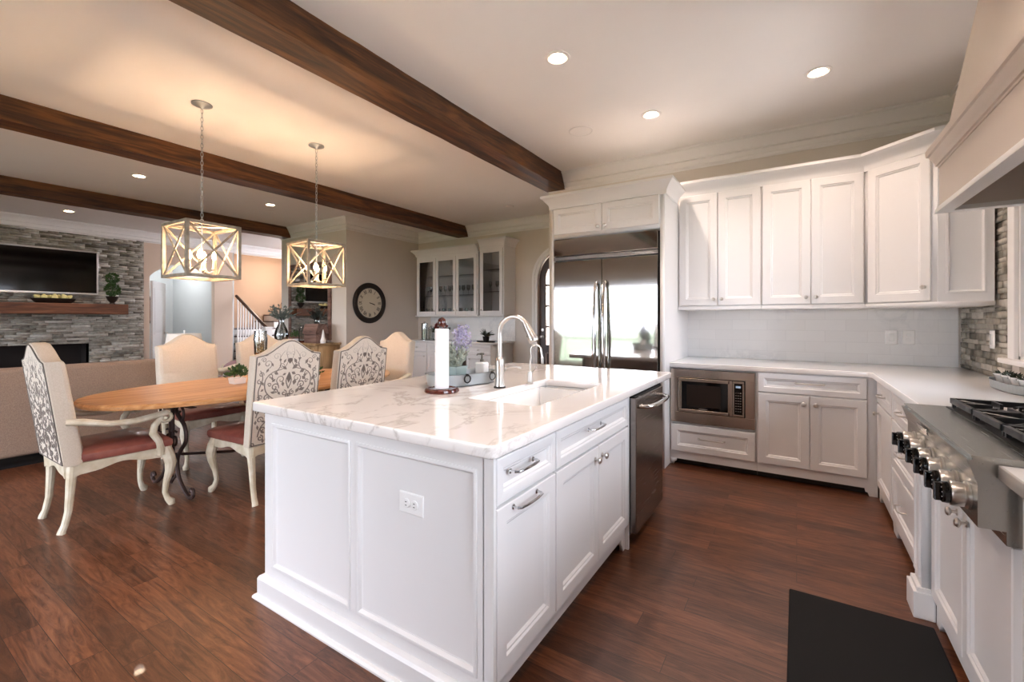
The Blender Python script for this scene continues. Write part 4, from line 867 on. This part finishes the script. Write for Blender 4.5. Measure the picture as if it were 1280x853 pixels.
with Facing(Matrix.Translation((0, 4.57, 0))):
    for i in range(3): d = front(bf, 'door', -8.27+i*.48, -7.8+i*.48, .14, .83, .06, m='buffet_w'); knob(d, -7.85+i*.48, .5, m='darkmetal')
bv = T('branch_vase', 'large clear glass vase with grey-green eucalyptus branches on the sideboard', 'vase', (-8.0, 4.66, .896))
b = MB(); b.lathe([(.07, 0), (.11, .04), (.125, .12), (.1, .22), (.05, .33), (.045, .42), (.055, .44), (.05, .44), (.04, .41), (.045, .33), (.095, .22), (.118, .12), (.1, .045), (0, .02)], (0, 0, 0), n=28); b.build('vase', 'glassware', bv)
b = MB()
for k in range(26):
    a = random.uniform(0, 6.28); e = random.uniform(.35, 1.5); l = random.uniform(.18, .34); d = Vector((math.cos(a)*math.cos(e), math.sin(a)*math.cos(e), math.sin(e)*.8)); p0 = Vector((0, 0, .4)); b.tube([(random.uniform(-.05, .05), random.uniform(-.05, .05), .03), p0, p0+d*l], .003, 4)
    for q in range(12): b.leaf(p0+d*l*(q+1)/12, d+Vector((random.uniform(-1, 1), random.uniform(-1, 1), random.uniform(-.5, .8))), .03, .06)
b.build('branches', 'leaf_grey', bv)
sp = T('small_potted_plant', 'bushy green plant in a low white pot on the sideboard', 'plant', (-7.62, 4.72, .896)); b = MB(); b.lathe([(.05, 0), (.07, .06), (.065, .06), (0, .05)], (0, 0, 0), n=20); b.build('pot', 'ceramic', sp)
b = MB()
for k in range(160):
    a = random.uniform(0, 6.28); e = random.uniform(-.1, 1.5); r = random.uniform(.03, .1); c = Vector((math.cos(a)*math.cos(e)*r, math.sin(a)*math.cos(e)*r, .09+math.sin(e)*r)); b.leaf(c, c-Vector((0, 0, .03)), .02, .045)
b.build('foliage', 'leaf', sp)
b = MB(); b.lathe([(.05, 0), (.055, .01), (.055, .2), (.035, .24), (.028, .27), (.032, .275), (.025, .272), (.03, .24), (.05, .2), (0, .012)], (-7.42, 4.7, .921), n=22); o = centre(b, 'glass_bottle', 'glassware', 'clear glass bottle on the round wooden board, sideboard top', 'bottle')
b = MB(); b.lathe([(.15, 0), (.155, .012), (.15, .024), (0, .024)], (-7.42, 4.7, .896), n=32); centre(b, 'wooden_board', 'mahogany', 'round reddish wooden board on the sideboard under the glass bottle', 'board')
bx = T('wooden_box', 'weathered brown wooden box with sloping lid at the sideboard end', 'box', (-7.05, 4.72, .896))
b = MB(); b.box(-.17, .17, -.11, .11, 0, .16, .004); b.build('base', 'box_w', bx); b = MB(); b.prism([(-.13, .161), (.13, .161), (.08, .33), (-.08, .33)], -.19, .19, 'x'); b.build('lid', 'box_w', bx)
b = MB(); b.lathe([(.045, 0), (.05, .05), (.042, .06), (.03, .1), (.012, .21), (0, .24)], (-6.84, 4.72, .896), n=20); centre(b, 'ceramic_cone', 'ceramic', 'small pale cone-shaped ornament at the right end of the sideboard', 'ornament')

# ------------------------------------------------------------------ DINING TABLE
TC = (-3.99, 2.19)
dt = T('dining_table', 'long oval honey-pine dining table on scrolled wrought-iron legs', 'table', (TC[0], TC[1], 0))
b = MB(); oval(b, 0, 0, .65, 1.25, [(-.02, .712), (-.004, .716), (0, .724), (0, .738), (-.008, .747), (-.012, .75)], n=64, p=2.35); b.build('tabletop', 'pine', dt)
b = MB(); oval(b, 0, 0, .64, 1.22, [(-.1, .698), (-.1, .712)], n=48, p=2.35); b.build('apron', 'pine', dt)
def scroll(pts_fn, n=40): return [pts_fn(k/n) for k in range(n+1)]
def spiral3(c, u, v, r0, r1, a0, a1, n=26):
    c, u, v = Vector(c), Vector(u), Vector(v); return [tuple(c+u*((r0+(r1-r0)*k/n)*math.cos(R(a0+(a1-a0)*k/n)))+v*((r0+(r1-r0)*k/n)*math.sin(R(a0+(a1-a0)*k/n)))) for k in range(n+1)]
for sy in (-1, 1):
    for sx in (-1, 1):
        b = MB(); y = sy*.72; u = Vector((sx, 0, 0)); z_ = Vector((0, 0, 1))
        P_ = [(sx*.06, y, .67), (sx*.10, y, .60), (sx*.22, y, .52), (sx*.24, y, .42), (sx*.16, y, .34), (sx*.10, y, .26), (sx*.12, y, .14), (sx*.22, y, .05), (sx*.30, y, .018), (sx*.35, y, .04), (sx*.35, y, .075), (sx*.32, y, .08), (sx*.31, y, .06)]
        sm = []
        for i in range(len(P_)-1):
            p0, p1, p2, p3 = [Vector(P_[max(0, min(len(P_)-1, j))]) for j in (i-1, i, i+1, i+2)]
            for k in range(5):
                t = k/5; sm.append(tuple(.5*((2*p1)+(-p0+p2)*t+(2*p0-5*p1+4*p2-p3)*t*t+(-p0+3*p1-3*p2+p3)*t**3)))
        sm.append(P_[-1]); b.tube(sm, .014, 8)
        b.tube(spiral3((sx*.15, y, .60), u, z_, .075, .02, 180, -260), .009, 6); b.tube(spiral3((sx*.05, y, .40), u, z_, .07, .02, 60, 480), .008, 6); b.tube([(sx*.02, y, .672), (sx*.02, y, .2)], .012, 6)
        b.build('leg', 'rust_iron', dt)
    b = MB(); y = sy*.72; b.tube(spiral3((0, y, .2), (1, 0, 0), (0, 0, 1), .1, .1, 0, 360, 30), .009, 6); b.box(-.36, .36, y-.02, y+.02, .668, .673); b.tube([(0, y, .13), (0, y, .09), (0, y, .06)], [.01, .02, .004], 8); b.build('scroll_ring', 'rust_iron', dt)
b = MB(); b.tube([(0, -.72, .28), (0, -.3, .2), (0, 0, .18), (0, .3, .2), (0, .72, .28)], .011, 8); b.build('stretcher', 'rust_iron', dt)
for i, (x, y, lab) in enumerate(((-4.07, 1.98, 'small leafy green plant in low white pot on the near half of table'), (-3.69, 2.43, 'small leafy plant in low white pot on table, further along toward end chair'))):
    p = T('table_plant', lab, 'plant', (x, y, .751), 0, 'small plants on the dining table'); b = MB(); b.loft([[(xx*s, yy*s, z) for xx, yy in ((-1, -1), (1, -1), (1, 1), (-1, 1))] for s, z in ((.045, 0), (.052, .05), (.048, .05), (.045, .04))]); b.build('pot', 'ceramic', p); b = MB()
    for k in range(150):
        a = random.uniform(0, 6.28); e = random.uniform(-.1, 1.5); r = random.uniform(.02, .085); c = Vector((math.cos(a)*math.cos(e)*r, math.sin(a)*math.cos(e)*r, .06+math.sin(e)*r)); b.leaf(c, c-Vector((0, 0, .02)), .022, .04)
    b.build('foliage', 'leaf', p)
hu = T('glass_hurricane', 'tall footed glass jar with gold baubles on the dining table', 'jar', (-3.98, 2.13, .751))
b = MB(); b.lathe([(.055, 0), (.05, .01), (.012, .03), (.012, .17), (.03, .2), (.05, .24), (.055, .36), (.05, .40), (.05, .43), (.045, .43), (.045, .39), (.05, .35), (.045, .25), (0, .21)], (0, 0, 0), n=24); b.build('jar', 'glassware', hu); hu.scale = (1, 1, 1.05)
for k in range(9):
    a = k*2.1; b = MB(); b.ball((.024*math.cos(a), .024*math.sin(a), .245+.016*(k//1)*.9), .018, 10); b.build('bauble', 'gold', hu)

# ------------------------------------------------------------------ DINING CHAIRS (face +y in local space)
def cam_out(w_=.25, z0=.41, zc=1.062, n=22):       # camelback outline, counter-clockwise in (x, z)
    pts = [(-w_+.0, z0), (w_, z0), (w_*1.01, .8), (w_*1.0, zc-.012)]
    for k in range(n+1):
        x = w_*(1-2*k/n)*.985; t = max(0, 1-abs(x)/(w_*.84)); z = zc+.098*(t*t*(3-2*t))-(.012*(abs(x)/w_)**6); pts.append((x, z))
    pts += [(-w_*1.0, zc-.012), (-w_*1.01, .8)]; return pts
TILT = .13
def yb(z): return -.235-(z-.42)*TILT
EMB = None
def damask():
    b = MB()
    def curve(pts, r=.0042):
        sm = []; V = [Vector(p) for p in pts]
        for i in range(len(V)-1):
            p0, p1, p2, p3 = V[max(0, i-1)], V[i], V[i+1], V[min(len(V)-1, i+2)]
            for k in range(4):
                t = k/4; sm.append(.5*((2*p1)+(-p0+p2)*t+(2*p0-5*p1+4*p2-p3)*t*t+(-p0+3*p1-3*p2+p3)*t**3))
        sm.append(V[-1])
        for s in (-1, 1): b.tube([(s*p.x, yb(p.y)-.0535, p.y) for p in sm], r, 4, True, .5)
    def spi(cx, cz, r0, a0, a1, r=.0038, r1=.004): curve([(cx+(r0+(r1-r0)*k/9)*math.cos(R(a0+(a1-a0)*k/9)), cz+(r0+(r1-r0)*k/9)*math.sin(R(a0+(a1-a0)*k/9))) for k in range(10)], r)
    def leaf(cx, cz, l, w_, a):
        for s in (-1, 1):
            ca, sa = math.cos(R(a)), math.sin(R(a)); l *= 1.25; w_ *= 1.4; q = [(0, 0), (l*.5, w_/2), (l, 0), (l*.5, -w_/2)]; q = [(cx+x*ca-z*sa, cz+x*sa+z*ca) for x, z in q]
            b.loft([[(s*x, yb(z)-.052, z) for x, z in q], [(s*x, yb(z)-.0548, z) for x, z in q]])
    for z0, f in ((.62, 1), (.98, -1), (.44, -.6)):
        pass
    # main ogee stems
    curve([(.012, 1.13), (.03, 1.07), (.015, 1.0), (.05, .95), (.12, .93), (.17, .88), (.165, .8), (.11, .74), (.04, .71), (.01, .66)]); curve([(.01, .66), (.05, .62), (.12, .6), (.18, .55), (.2, .48)])
    curve([(.02, .45), (.05, .52), (.04, .58), (.01, .62)]); curve([(.21, .95), (.19, .89), (.215, .8), (.2, .7), (.22, .62)]); curve([(.04, 1.08), (.075, 1.03), (.07, .97), (.11, .92)])
    curve([(.225, .68), (.16, .7), (.13, .66), (.16, .62)]); curve([(.0, .92), (.02, .86), (.0, .8)])
    for c in ((.10, 1.04, .028, 200, -260), (.16, .99, .032, 250, -200), (.19, 1.02, .02, 0, 500), (.06, .87, .034, -60, 400), (.10, .82, .03, 200, -260), (.03, .77, .022, 90, 520), (.15, .75, .026, 90, -330), (.20, .76, .018, 0, 450), (.07, .68, .026, 180, -250), (.13, .64, .03, 0, 470), (.19, .60, .024, 180, -260), (.05, .56, .026, 0, 450), (.12, .53, .03, 180, -270), (.02, 1.055, .018, 200, -200), (.2, .92, .018, 200, -250), (.135, .9, .02, 0, 420), (.06, .97, .02, 180, -240), (.0, .74, .022, 90, 400), (.21, .66, .018, 90, -300), (.09, .79, .016, 0, 400), (.17, .53, .018, 180, -220), (.03, .50, .016, 0, 420), (.14, .84, .016, 20, 420), (.085, .63, .014, 0, 380), (.23, .43, .014, 0, 380), (.13, .45, .02, 180, -230), (.18, .47, .022, 90, 540), (.07, .47, .022, 0, 400), (.21, .87, .018, 90, -300)): spi(*c)
    for c in ((.012, 1.10, .04, .016, 250), (.03, 1.02, .03, .012, 300), (.0, .98, .035, .022, 90), (.02, .94, .035, .016, 40), (.08, .91, .03, .016, 30), (.1, .88, .026, .014, -40), (.12, .97, .028, .012, 60), (.17, .93, .03, .012, 120), (.16, 1.035, .025, .014, 60), (.18, 1.035, .025, .014, 120), (.04, .82, .03, .016, 80), (.0, .84, .05, .02, 90), (.13, .79, .03, .014, 200), (.18, .84, .03, .012, 60), (.225, .98, .025, .013, 100), (.07, 1.0, .025, .013, 80), (.05, .90, .025, .013, 150), (.12, .87, .022, .012, 80), (.06, .76, .025, .013, 60), (.11, .70, .025, .013, 20), (.17, .72, .025, .013, 110), (.22, .57, .025, .013, 90), (.06, .64, .022, .012, 130), (.12, .565, .022, .012, 60), (.05, .42, .025, .013, 90), (.16, .43, .025, .013, 90), (.2, .80, .022, .012, 140), (.0, .69, .045, .022, 90), (.03, .7, .035, .014, 60), (.09, .72, .03, .012, 150), (.2, .72, .03, .012, 60), (.16, .68, .028, .012, -20), (.03, .61, .03, .014, 30), (.09, .6, .03, .014, 60), (.15, .58, .03, .012, 20), (.0, .53, .045, .02, 90), (.08, .51, .03, .012, 110), (.15, .5, .03, .012, 30), (.03, .45, .03, .012, 60), (.2, .53, .03, .012, 80)): leaf(*c)
    return b
def dining_chair(label, loc, rz, arms=False, group=None):
    c = T('dining_chair', label, 'chair', (loc[0], loc[1], 0), rz, group)
    O = cam_out(); cz = .78
    def ring(s, dy): return [(x*(1-s/.25), yb(z)+dy, cz+(z-cz)*(1-s/.37)) for x, z in O]
    b = MB(); b.loft([ring(.012, -.05), ring(.002, -.046), ring(0, -.03), ring(0, .02), ring(.008, .038), ring(.03, .05), ring(.08, .058), ring(.16, .062)]); b.build('backrest', 'linen', c)
    b = MB(); b.loft([ring(.014, -.0495), ring(.014, -.0525), ring(.02, -.053)]); b.build('back_panel', 'damask_cloth', c)
    b = MB(); pts = ring(.012, -.052); b.tube(pts+[pts[0]], .0038, 6, False); b.build('nail_trim', 'nails', c)
    damask().build('embroidery', 'embroidery', c)
    # seat
    b = MB(); st = lambda s, z: [(x, y, z) for x, y in ((-.235+s, -.23+s), (.235-s, -.23+s), (.262-s, .1), (.268-s, .26-s), (.0, .285-s), (-.268+s, .26-s), (-.262+s, .1))]
    b.loft([st(.0, .42), st(-.006, .44), st(-.004, .465), st(.02, .488), st(.08, .503), st(.16, .508)]); b.build('seat', 'leather', c)
    # apron with scalloped lower edge
    b = MB()
    def apron(p0, p1, n=14):
        p0, p1 = Vector(p0), Vector(p1); d = (p1-p0).normalized(); nn = Vector((d.y, -d.x)); rings = []
        for k in range(n+1):
            t = k/n; p = p0+(p1-p0)*t; lo = .325+.045*math.sin(math.pi*t)**.7+.008*math.cos(4*math.pi*t); rings.append([(p.x, p.y, lo), (p.x+nn.x*.022, p.y+nn.y*.022, lo), (p.x+nn.x*.026, p.y+nn.y*.026, .415), (p.x, p.y, .42)])
        b.loft(rings)
    apron((-.22, .245), (-.215, -.24)); apron((.215, -.24), (.22, .245)); apron((.23, .25), (-.23, .25)); apron((-.215, -.25), (.215, -.25))
    b.build('seat_frame', 'cream_paint', c)
    def leg(path, rs):
        b = MB(); b.tube(path, rs, 10); return b.build('leg', 'cream_paint', c)
    for s in (-1, 1):
        leg([(s*.215, -.235, .44), (s*.212, -.24, .34), (s*.208, -.245, .24), (s*.206, -.252, .13), (s*.206, -.268, .05), (s*.206, -.280, .018), (s*.206, -.284, .0)], [.028, .026, .022, .019, .018, .02, .022])
        leg([(s*.225, .235, .42), (s*.238, .25, .36), (s*.248, .262, .30), (s*.243, .258, .24), (s*.228, .242, .16), (s*.22, .238, .09), (s*.228, .25, .045), (s*.24, .268, .022), (s*.243, .272, .0)], [.03, .037, .035, .028, .019, .016, .018, .026, .02])
        if arms:
            b = MB(); x = s*.275
            P_ = [(s*.245, yb(.68)+.0, .68), (x, -.20, .672), (x+s*.01, -.08, .640), (x+s*.012, .05, .632), (x+s*.005, .16, .648), (x, .225, .655)]
            b.tube(P_, [.02, .022, .02, .022, .021, .022], 10, True, 1.1); b.tube([(x, .225+.028*math.cos(R(a))*(1-a/700), .63+.028*math.sin(R(a))*(1-a/700)) for a in range(90, -320, -30)], .014, 8, True, 1.5)
            b.tube([(x, .20, .635), (x, .16, .58), (x, .15, .53), (x-s*.008, .185, .47), (x-s*.02, .20, .41), (s*.25, .20, .37)], [.019, .022, .024, .022, .026, .024], 10); b.build('arm', 'cream_paint', c)
    return c
dining_chair('carved armchair with damask back and red leather seat at the table end nearest the fireplace', (-3.96, 1.10), 0, True)
dining_chair('armless damask-backed dining chair with red leather seat, beside the island corner', (-3.47, 1.875), 90)
dining_chair('damask-backed dining chair further along the island side of the table', (-3.47, 2.54), 90)
dining_chair('plain cream-fronted dining chair across the table, the one nearer the sofa', (-4.72, 1.985), -90)
dining_chair('cream-fronted dining chair across the table, partly hidden behind the near damask chair', (-4.72, 2.70), -90)
dining_chair('carved armchair with cream front at the far table end near the clock wall', (-3.93, 3.36), 180, True)

# ------------------------------------------------------------------ LIVING ROOM
tv = T('television', 'large black wall-mounted television with silver frame above the mantel', 'television', (-11.17, 1.9, 1.78))
b = MB(); b.box(-11.175, -11.13, .75, 2.93, 1.76, 2.58, .006); b.build('casing', 'nickel', tv, True); b = MB(); b.box(-11.13, -11.127, .78, 2.90, 1.795, 2.55); b.build('screen', 'black_gloss', tv, True)
b = MB(); b.box(-11.185, -10.86, .3, 3.3, 1.40, 1.59, .012); centre(b, 'mantel_shelf', 'mantel_w', 'thick rustic wooden mantel shelf on the stone fireplace wall', 'mantel')
bo = T('wooden_bowl', 'long shallow dark bowl on the mantel holding green-yellow pears', 'bowl', (-11.0, 2.3, 1.591))
b = MB(); oval(b, 0, 0, .09, .28, [(-.06, 0), (-.03, .02), (0, .06), (.01, .085), (.0, .085), (-.03, .04), (-.06, .02)], p=2.0); b.build('bowl_body', 'bronze', bo)
b = MB(); b.lathe([(.0, -.042), (.03, -.035), (.045, -.01), (.04, .02), (.022, .045), (.016, .06), (0, .066)], (0, 0, 0), n=14); pear = b.build('pear', 'pear')
for i in range(7):
    q = pear if i == 0 else pear.copy()
    if i: COL.objects.link(q)
    q.scale = (1.1,)*3; q.location = (-11.0+(.03 if i % 2 else -.03), 2.11+i*.064, 1.685+.004*(i % 2)); q.rotation_euler = (random.uniform(-1.4, 1.4), random.uniform(-.6, .6), i); tag(q, 'green-yellow pear heaped in the long dark bowl on the mantel', 'pear', 'pears in the mantel bowl')
tp = T('topiary_plant', 'double-ball green topiary in a dark urn at the end of the mantel', 'plant', (-11.02, 3.1, 1.591))
b = MB(); b.lathe([(.05, 0), (.035, .03), (.07, .08), (.1, .15), (.09, .15), (0, .12)], (0, 0, 0), n=20); b.build('urn', 'bronze', tp)
b = MB(); b.tube([(0, 0, .12), (0, 0, .5)], .008, 6)
for c, r, n_ in (((0, 0, .28), .11, 300), ((0, 0, .5), .085, 220)):
    for k in range(n_):
        a = random.uniform(0, 6.28); e = math.asin(random.uniform(-1, 1)); d = Vector((math.cos(a)*math.cos(e), math.sin(a)*math.cos(e), math.sin(e))); b.leaf(Vector(c)+d*r*random.uniform(.6, .9), d+Vector((random.uniform(-.6, .6),)*3), .03, .05)
b.build('foliage', 'leaf', tp)
mb = MB(); mb.box(-11.75, -11.7, FB[0]-.05, FB[1]+.05, .2, .95); mb.box(-11.7, -11.25, FB[0]-.05, FB[0], .2, .95); mb.box(-11.7, -11.25, FB[1], FB[1]+.05, .2, .95); mb.box(-11.7, -11.25, FB[0], FB[1], FB[3], .95); mb.box(-11.7, -11.25, FB[0], FB[1], .2, FB[2])
centre(mb, 'firebox', 'firebox', 'dark recessed firebox opening in the stone fireplace', 'fireplace')
so = T('sofa', 'long beige upholstered sofa seen from behind, in front of the fireplace', 'sofa', (-6.32, .6, 0))
b = MB(); b.box(-5.98, -5.74, -1.2, 2.12, .1, .87, .03, 3); b.build('backrest', 'sofa_fab', so, True)
for y0, y1 in ((-1.2, -.95), (1.87, 2.12)): b = MB(); b.box(-6.78, -5.985, y0, y1, .1, .62, .04, 3); b.build('armrest', 'sofa_fab', so, True)
b = MB(); b.box(-6.75, -5.985, -.945, 1.865, .1, .3, .01); b.build('base', 'sofa_fab', so, True)
for y0, y1 in ((-.94, .46), (.465, 1.86)): b = MB(); b.box(-6.78, -6.0, y0, y1, .302, .46, .03, 3); b.build('seat_cushion', 'sofa_fab', so, True); b = MB(); b.box(-6.22, -6.0, y0, y1, .465, .83, .05, 3); b.build('back_cushion', 'sofa_fab', so, True)
b = MB(); b.box(-6.7, -5.8, -1.12, 2.05, .0, .098); b.build('plinth', 'black', so, True)
et = T('side_table', 'small round dark side table carrying the white lamp behind the dining chair', 'table', (-7.45, 2.9, 0))
b = MB(); b.lathe([(.18, 0), (.18, .02), (.03, .04), (.03, .5), (.05, .53)], (0, 0, 0), n=24); b.build('pedestal', 'rail_wood', et); b = MB(); b.lathe([(.27, .531), (.28, .55), (.27, .56), (0, .56)], (0, 0, 0), n=32); b.build('top', 'rail_wood', et)
la = T('table_lamp', 'table lamp with white tapered drum shade behind the cream dining chair', 'lamp', (-7.45, 2.9, .561))
b = MB(); b.lathe([(.07, 0), (.075, .02), (.03, .04), (.06, .12), (.05, .2), (.012, .26), (.01, .3), (.01, .56), (.016, .57), (.01, .585), (0, .59)], (0, 0, 0), n=24); b.build('base', 'ceramic', la)
b = MB(); b.lathe([(.24, .27), (.2, .54), (.197, .54), (.237, .27)], (0, 0, 0), n=36); b.build('lamp_shade', 'shade', la)
ch = T('accent_chair', 'upholstered accent chair with curved white arm and loose cushions beyond the table', 'chair', (-6.95, 3.42, 0), -40)
b = MB(); b.box(-.34, .34, -.34, .34, .16, .44, .05, 3); b.build('seat', 'pillow2', ch)
b = MB(); b.loft([[(x, .3+d, z) for x, z in ((-.34, .3), (.34, .3), (.36, .62), (.3, .8), (0, .84), (-.3, .8), (-.36, .62))] for d in (0, .09)]); b.build('backrest', 'pillow2', ch)
for s in (-1, 1): b = MB(); b.tube([(s*.38, .36, .8), (s*.39, .2, .7), (s*.39, -.1, .6), (s*.38, -.32, .58), (s*.37, -.36, .45)], .035, 10); b.build('arm', 'cream_paint', ch)
for x, y in ((-.3, -.3), (.3, -.3), (-.3, .3), (.3, .3)): b = MB(); b.tube([(x, y, .17), (x, y, 0)], [.025, .018], 8); b.build('leg', 'cream_paint', ch)
b = MB(); b.ball((0, 0, 0), .17, 18, 1, 1, .6); o = b.build('throw_pillow', 'pillow'); o.location = (-6.95, 3.36, .575); o.rotation_euler = (.5, .3, .4); tag(o, 'mauve-grey scatter pillow lying on the accent chair', 'pillow')

# hall: white door, framed picture, switch
hd_ = Vector((-.75, .5)).normalized(); an = math.degrees(math.atan2(hd_.y, hd_.x))
with Facing(Matrix.Translation((-11.45, 3.86, 0)) @ Matrix.Rotation(R(an), 4, 'Z') ):
    b = MB(); b.box(0, .88, -.02, .02, .01, 2.12, .003); o = b.build('door_2', 'white'); o['kind'] = 'structure'
    for z0, z1 in ((.15, .85), (.98, 1.98)):
        b = MB(); b.ringpanel(.12, .76, z0, z1, [(0, 0), (0, .003), (.03, -.0), (.05, .006), (.08, .006)], -.02); b.build('door_panel', 'white', o, True)
    b = MB(); b.lathe([(.028, 0), (.028, .01), (.01, .014), (.01, .03), (.026, .04), (.026, .055), (0, .066)], (.82, -.02, 1.0), '-y', 16); b.build('door_knob', 'nickel', o, True)
pf = T('framed_picture', 'narrow dark framed panel with iron crest on the grey hall wall', 'picture', (-14.49, 5.0, 1.3))
b = MB(); b.box(-14.498, -14.46, 4.68, 5.10, 1.2, 1.88, .01); b.build('frame', 'bronze', pf, True); b = MB(); b.box(-14.459, -14.455, 4.75, 5.03, 1.27, 1.81); b.build('panel', 'box_w', pf, True)
b = MB(); b.tube([(-14.47, 4.72, 1.9), (-14.47, 5.06, 1.9)], .012, 6)
for y in (4.78, 4.89, 5.0): b.tube(spiral3((-14.47, y, 1.93), (0, 1, 0), (0, 0, 1), .04, .02, 0, 360, 14), .008, 5)
b.build('crest', 'iron', pf, True)

# ------------------------------------------------------------------ STAIRS
s_ = MB()
for k in range(6): s_.box(-12.88, -10.35-k*.28, 5.6, 6.7, k*.18, (k+1)*.18-.03)
struct('stairs_1', s_, 'trim')
tr_ = MB()
for k in range(6): tr_.box(-12.88, -10.32-k*.28, 5.58, 6.72, (k+1)*.18-.028, (k+1)*.18, .004)
o = tr_.build('tread', 'rail_wood', bpy.data.objects['stairs_1'])
s_ = MB()
for k in range(7): s_.box(-12.88, -11.9, 6.73+k*.26, 8.58, 1.08+k*.18 if False else .0, 1.08+(k+1)*.18-.03)
struct('stairs_2', s_, 'trim'); tr_ = MB()
for k in range(7): tr_.box(-12.88, -11.88, 6.71+k*.26, 8.58, 1.08+(k+1)*.18-.028, 1.08+(k+1)*.18, .004)
tr_.build('tread', 'rail_wood', bpy.data.objects['stairs_2'])
st = T('stair_railing', 'white baluster stair railing with dark wooden handrail and newel post', 'railing', (-10.6, 5.55, 0))
b = MB(); b.tube([(-10.05, 5.5, 1.13), (-10.3, 5.5, 1.27), (-11.35, 5.5, 1.87)], .034, 10); b.build('handrail', 'rail_wood', st, True)
b = MB(); b.box(-10.07, -9.93, 5.43, 5.57, 0, 1.1, .006); b.box(-10.09, -9.91, 5.41, 5.59, 1.1, 1.14, .008); b.box(-10.09, -9.91, 5.41, 5.59, .0, .2, .006); b.build('newel_post', 'trim', st, True)
for k in range(10):
    x = -10.2-k*.12; b = MB(); zt = 1.22+(-10.2-x)*.571; zb_ = max(0, .15+(-10.35-x)*.64); b.tube([(x, 5.5, zb_), (x, 5.5, zb_+.15), (x, 5.5, zb_+.3), (x, 5.5, zt)], [.02, .02, .013, .016], 8); b.build('baluster', 'trim', st, True)
l = bpy.data.lights.new('stair_lamp', 'POINT'); l.energy = 17*LAMP; l.color = (1, .84, .7); l.shadow_soft_size = .12; lo = bpy.data.objects.new('stair_lamp', l); COL.objects.link(lo); lo.location = (-12.0, 7.0, 2.5)
l = bpy.data.lights.new('hall_lamp', 'POINT'); l.energy = 25*LAMP; l.color = (.95, .97, 1); l.shadow_soft_size = .12; lo = bpy.data.objects.new('hall_lamp', l); COL.objects.link(lo); lo.location = (-13.2, 4.4, 2.7)
l = bpy.data.lights.new('entry_fill', 'POINT'); l.energy = 260*LAMP; l.color = (1, .93, .85); l.shadow_soft_size = .12; lo = bpy.data.objects.new('entry_fill', l); COL.objects.link(lo); lo.location = (-3.3, 7.8, 2.6)  # added fill behind the arched door, stands for daylight and lifts the nook
